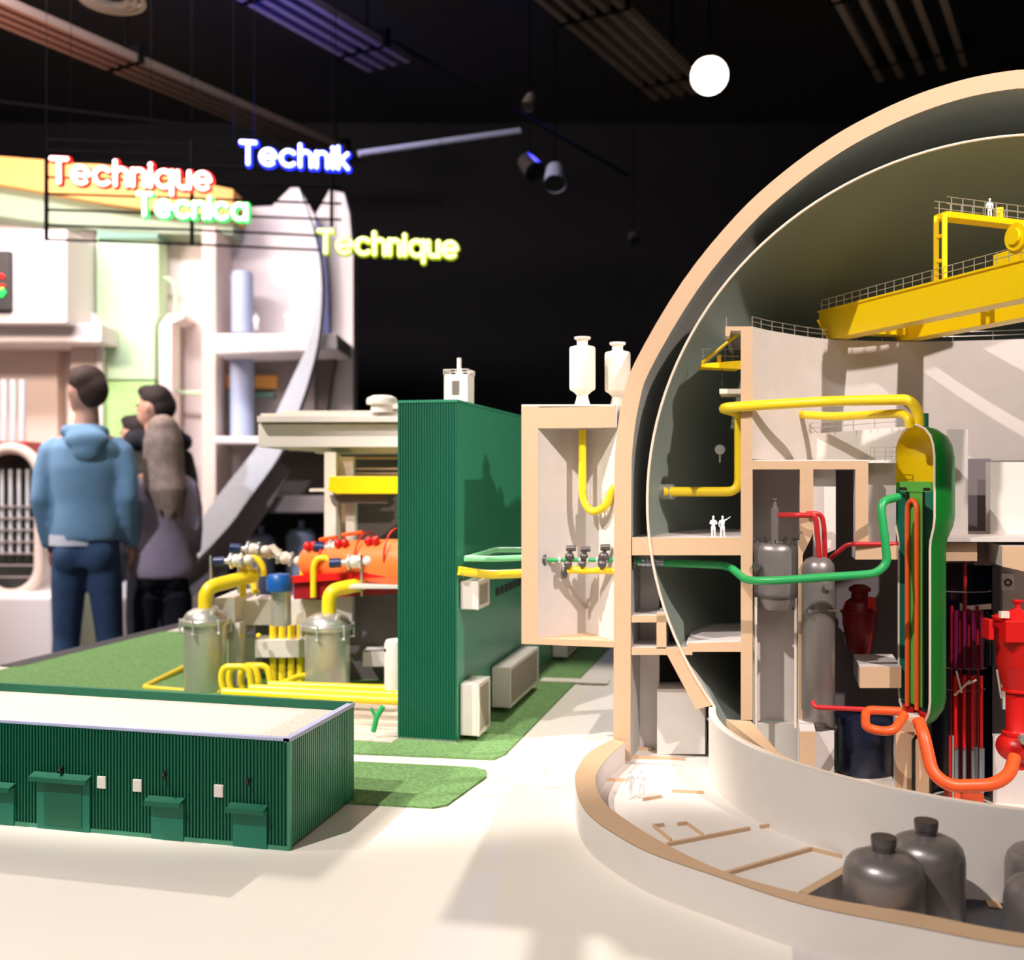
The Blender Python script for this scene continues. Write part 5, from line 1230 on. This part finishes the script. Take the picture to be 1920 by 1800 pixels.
def core():
    d = 2.1; zz = lambda y: 1.3+(HZ-y)/FP*d; u = d/FP; c = C(1806, 1300, d); c.z = 0
    t = thing('reactor_core', 'open black reactor vessel with purple, red and silver rods', 'reactor', (c.x, c.y, zz(1500)))
    MB().lathe([(56*u, zz(1500)), (56*u, zz(1060))], c, 48, YAW+.05, YAW+PI-.05).build('vessel_rear', 'navy', t)
    MB().lathe([(56*u, zz(1064)), (57.5*u, zz(1063)), (57.5*u, zz(1060)), (55*u, zz(1060))], c, 48, YAW, YAW+PI).build('vessel_rim', 'dark_metal', t)
    for r0, y in ((50, 1107), (42, 1250), (40, 1290)):
        MB().tube([c+RGT*(r0*u*math.cos(a))+FWD*(-r0*u*math.sin(a)*.6)+Vector((0, 0, zz(y))) for a in [PI*k/20 for k in range(21)]], .0012, 6).build('ring', 'ex_brown', t)
    random.seed(3)
    for i, x in enumerate((1780, 1788, 1796, 1803, 1812, 1820, 1828)):
        yy = (i % 2)*.012-.028
        b = c+RGT*((x-1806)*u)+FWD*yy
        b2 = b+FWD*.022+RGT*.002
        MB().tube([b2+Vector((0, 0, zz(1500))), b2+Vector((0, 0, zz(1135+(i % 3)*6)))], .0034, 8).build('guide_tube', 'purple_rod' if i % 2 else 'dark_red', t)
        MB().tube([b+Vector((0, 0, zz(1250))), b+Vector((0, 0, zz(1142)))], .0034 if i % 2 else .0042, 10).build('control_rod', 'purple_rod', t)
        MB().tube([b+Vector((0, 0, zz(1400))), b+Vector((0, 0, zz(1262)))], .0036, 10).build('fuel_rod', 'red' if i % 2 == 0 else 'dark_red', t)
        MB().tube([b+Vector((0, 0, zz(1478))), b+Vector((0, 0, zz(1395)))], .0036 if i < 5 else .006, 10).build('lower_rod', 'rod_silver', t)
    for i in range(4):
        b = c+RGT*((1838+i*6-1806)*u)+FWD*-.015
        MB().tube([b+Vector((0, 0, zz(1245))), b+Vector((0, 0, zz(1150-(i % 2)*5)))], .003, 8).build('black_rod', 'black', t)
    a = c+FWD*-.002
    MB().prism([a+RGT*((x-1806)*u)+Vector((0, 0, zz(y))) for x, y in ((1800, 1145), (1858, 1142), (1858, 1132), (1812, 1136), (1800, 1130))], FWD*.004).build('top_plate', 'shell_edge', t, smooth=False)
    for x0, y0, x1, y1 in ((1772, 1295, 1800, 1268), (1793, 1275, 1812, 1267), (1775, 1250, 1785, 1290), (1850, 1248, 1858, 1300), (1858, 1250, 1862, 1298)):
        MB().tube([c+RGT*((x0-1806)*u)+FWD*-.045+Vector((0, 0, zz(y0))), c+RGT*((x1-1806)*u)+FWD*-.045+Vector((0, 0, zz(y1)))], .0022, 8).build('grid_strut', 'shell_edge', t)
    MB().prism([c+RGT*((x-1806)*u)+FWD*-.035+Vector((0, 0, zz(y))) for x, y in ((1776, 1520), (1830, 1520), (1830, 1478), (1776, 1478))], FWD*.05).build('core_base', 'orange', t, smooth=False)
    for x, m_ in ((1765, 'crimson_pipe'), (1771, 'silver')):
        MB().tube([c+RGT*((x-1806)*u)+FWD*-.04+Vector((0, 0, zz(1500))), c+RGT*((x-1806)*u)+FWD*-.04+Vector((0, 0, zz(1370)))], .0022, 8).build('guide_rod', m_, t)
    # clear glass screen in front of the purple rods
core()
def pump():
    d = 1.98; zz = lambda y: 1.3+(HZ-y)/FP*d; u = d/FP; c = C(1908, 1300, d); c.z = 0
    t = thing('coolant_pump', 'bright red coolant pump at the right edge', 'pump', (c.x, c.y, zz(1440)))
    L = lambda name, pr: MB().lathe([(r*u, zz(y)) for r, y in pr], c, 44).build(name, 'red', t)
    L('top_knob', [(0, 1124), (9, 1125), (9, 1128), (5, 1133), (5, 1140), (9, 1144)])
    L('cap', [(9, 1143), (24, 1148), (44, 1157), (44, 1162), (30, 1164), (30, 1172)])
    MB().lathe([(r*u, zz(y)) for r, y in ((40, 1160), (40, 1205), (37, 1212), (37, 1246), (34, 1252))], c, 44).build('motor', 'red', t)
    L('skirt', [(37, 1248), (32, 1262), (27, 1285), (24, 1292)]); L('flange', [(24, 1290), (27, 1292), (27, 1296), (21, 1298)])
    L('shaft_housing', [(21, 1296), (20, 1368), (23, 1372)]); L('flange', [(23, 1370), (27, 1372), (27, 1377), (22, 1379)])
    MB().ell(c+Vector((0, 0, zz(1400))), (38*u, 38*u, 30*u), 32, 18).build('volute', 'red', t)
    L('lower_neck', [(18, 1422), (16, 1440)])
    p = C(1872, 1180, d-.02)
    MB().prism([p+RGT*a+Vector((0, 0, b)) for a, b in ((-.018, -.02), (-.008, -.02), (-.008, .018), (-.018, .018))], FWD*.03).build('side_bracket', 'red', t, smooth=False, bevel=.001)
    q = C(1908, 1185, d-.045); MB().prism([q+RGT*a+Vector((0, 0, b)) for a, b in ((-.022, -.02), (.025, -.02), (.025, .02), (-.022, .02))], FWD*.02).build('front_box', 'red', t, smooth=False, bevel=.001)
    q = C(1885, 1153, d-.04); MB().prism([q+RGT*a+Vector((0, 0, b)) for a, b in ((-.008, -.006), (.008, -.006), (.008, .006), (-.008, .006))], FWD*.01).build('name_plate', 'shell_edge', t, smooth=False)
    q = C(1918, 1385, d-.04); MB().tube([q, q-FWD*.01], .01, 16).build('side_port', 'silver', t)
pump()
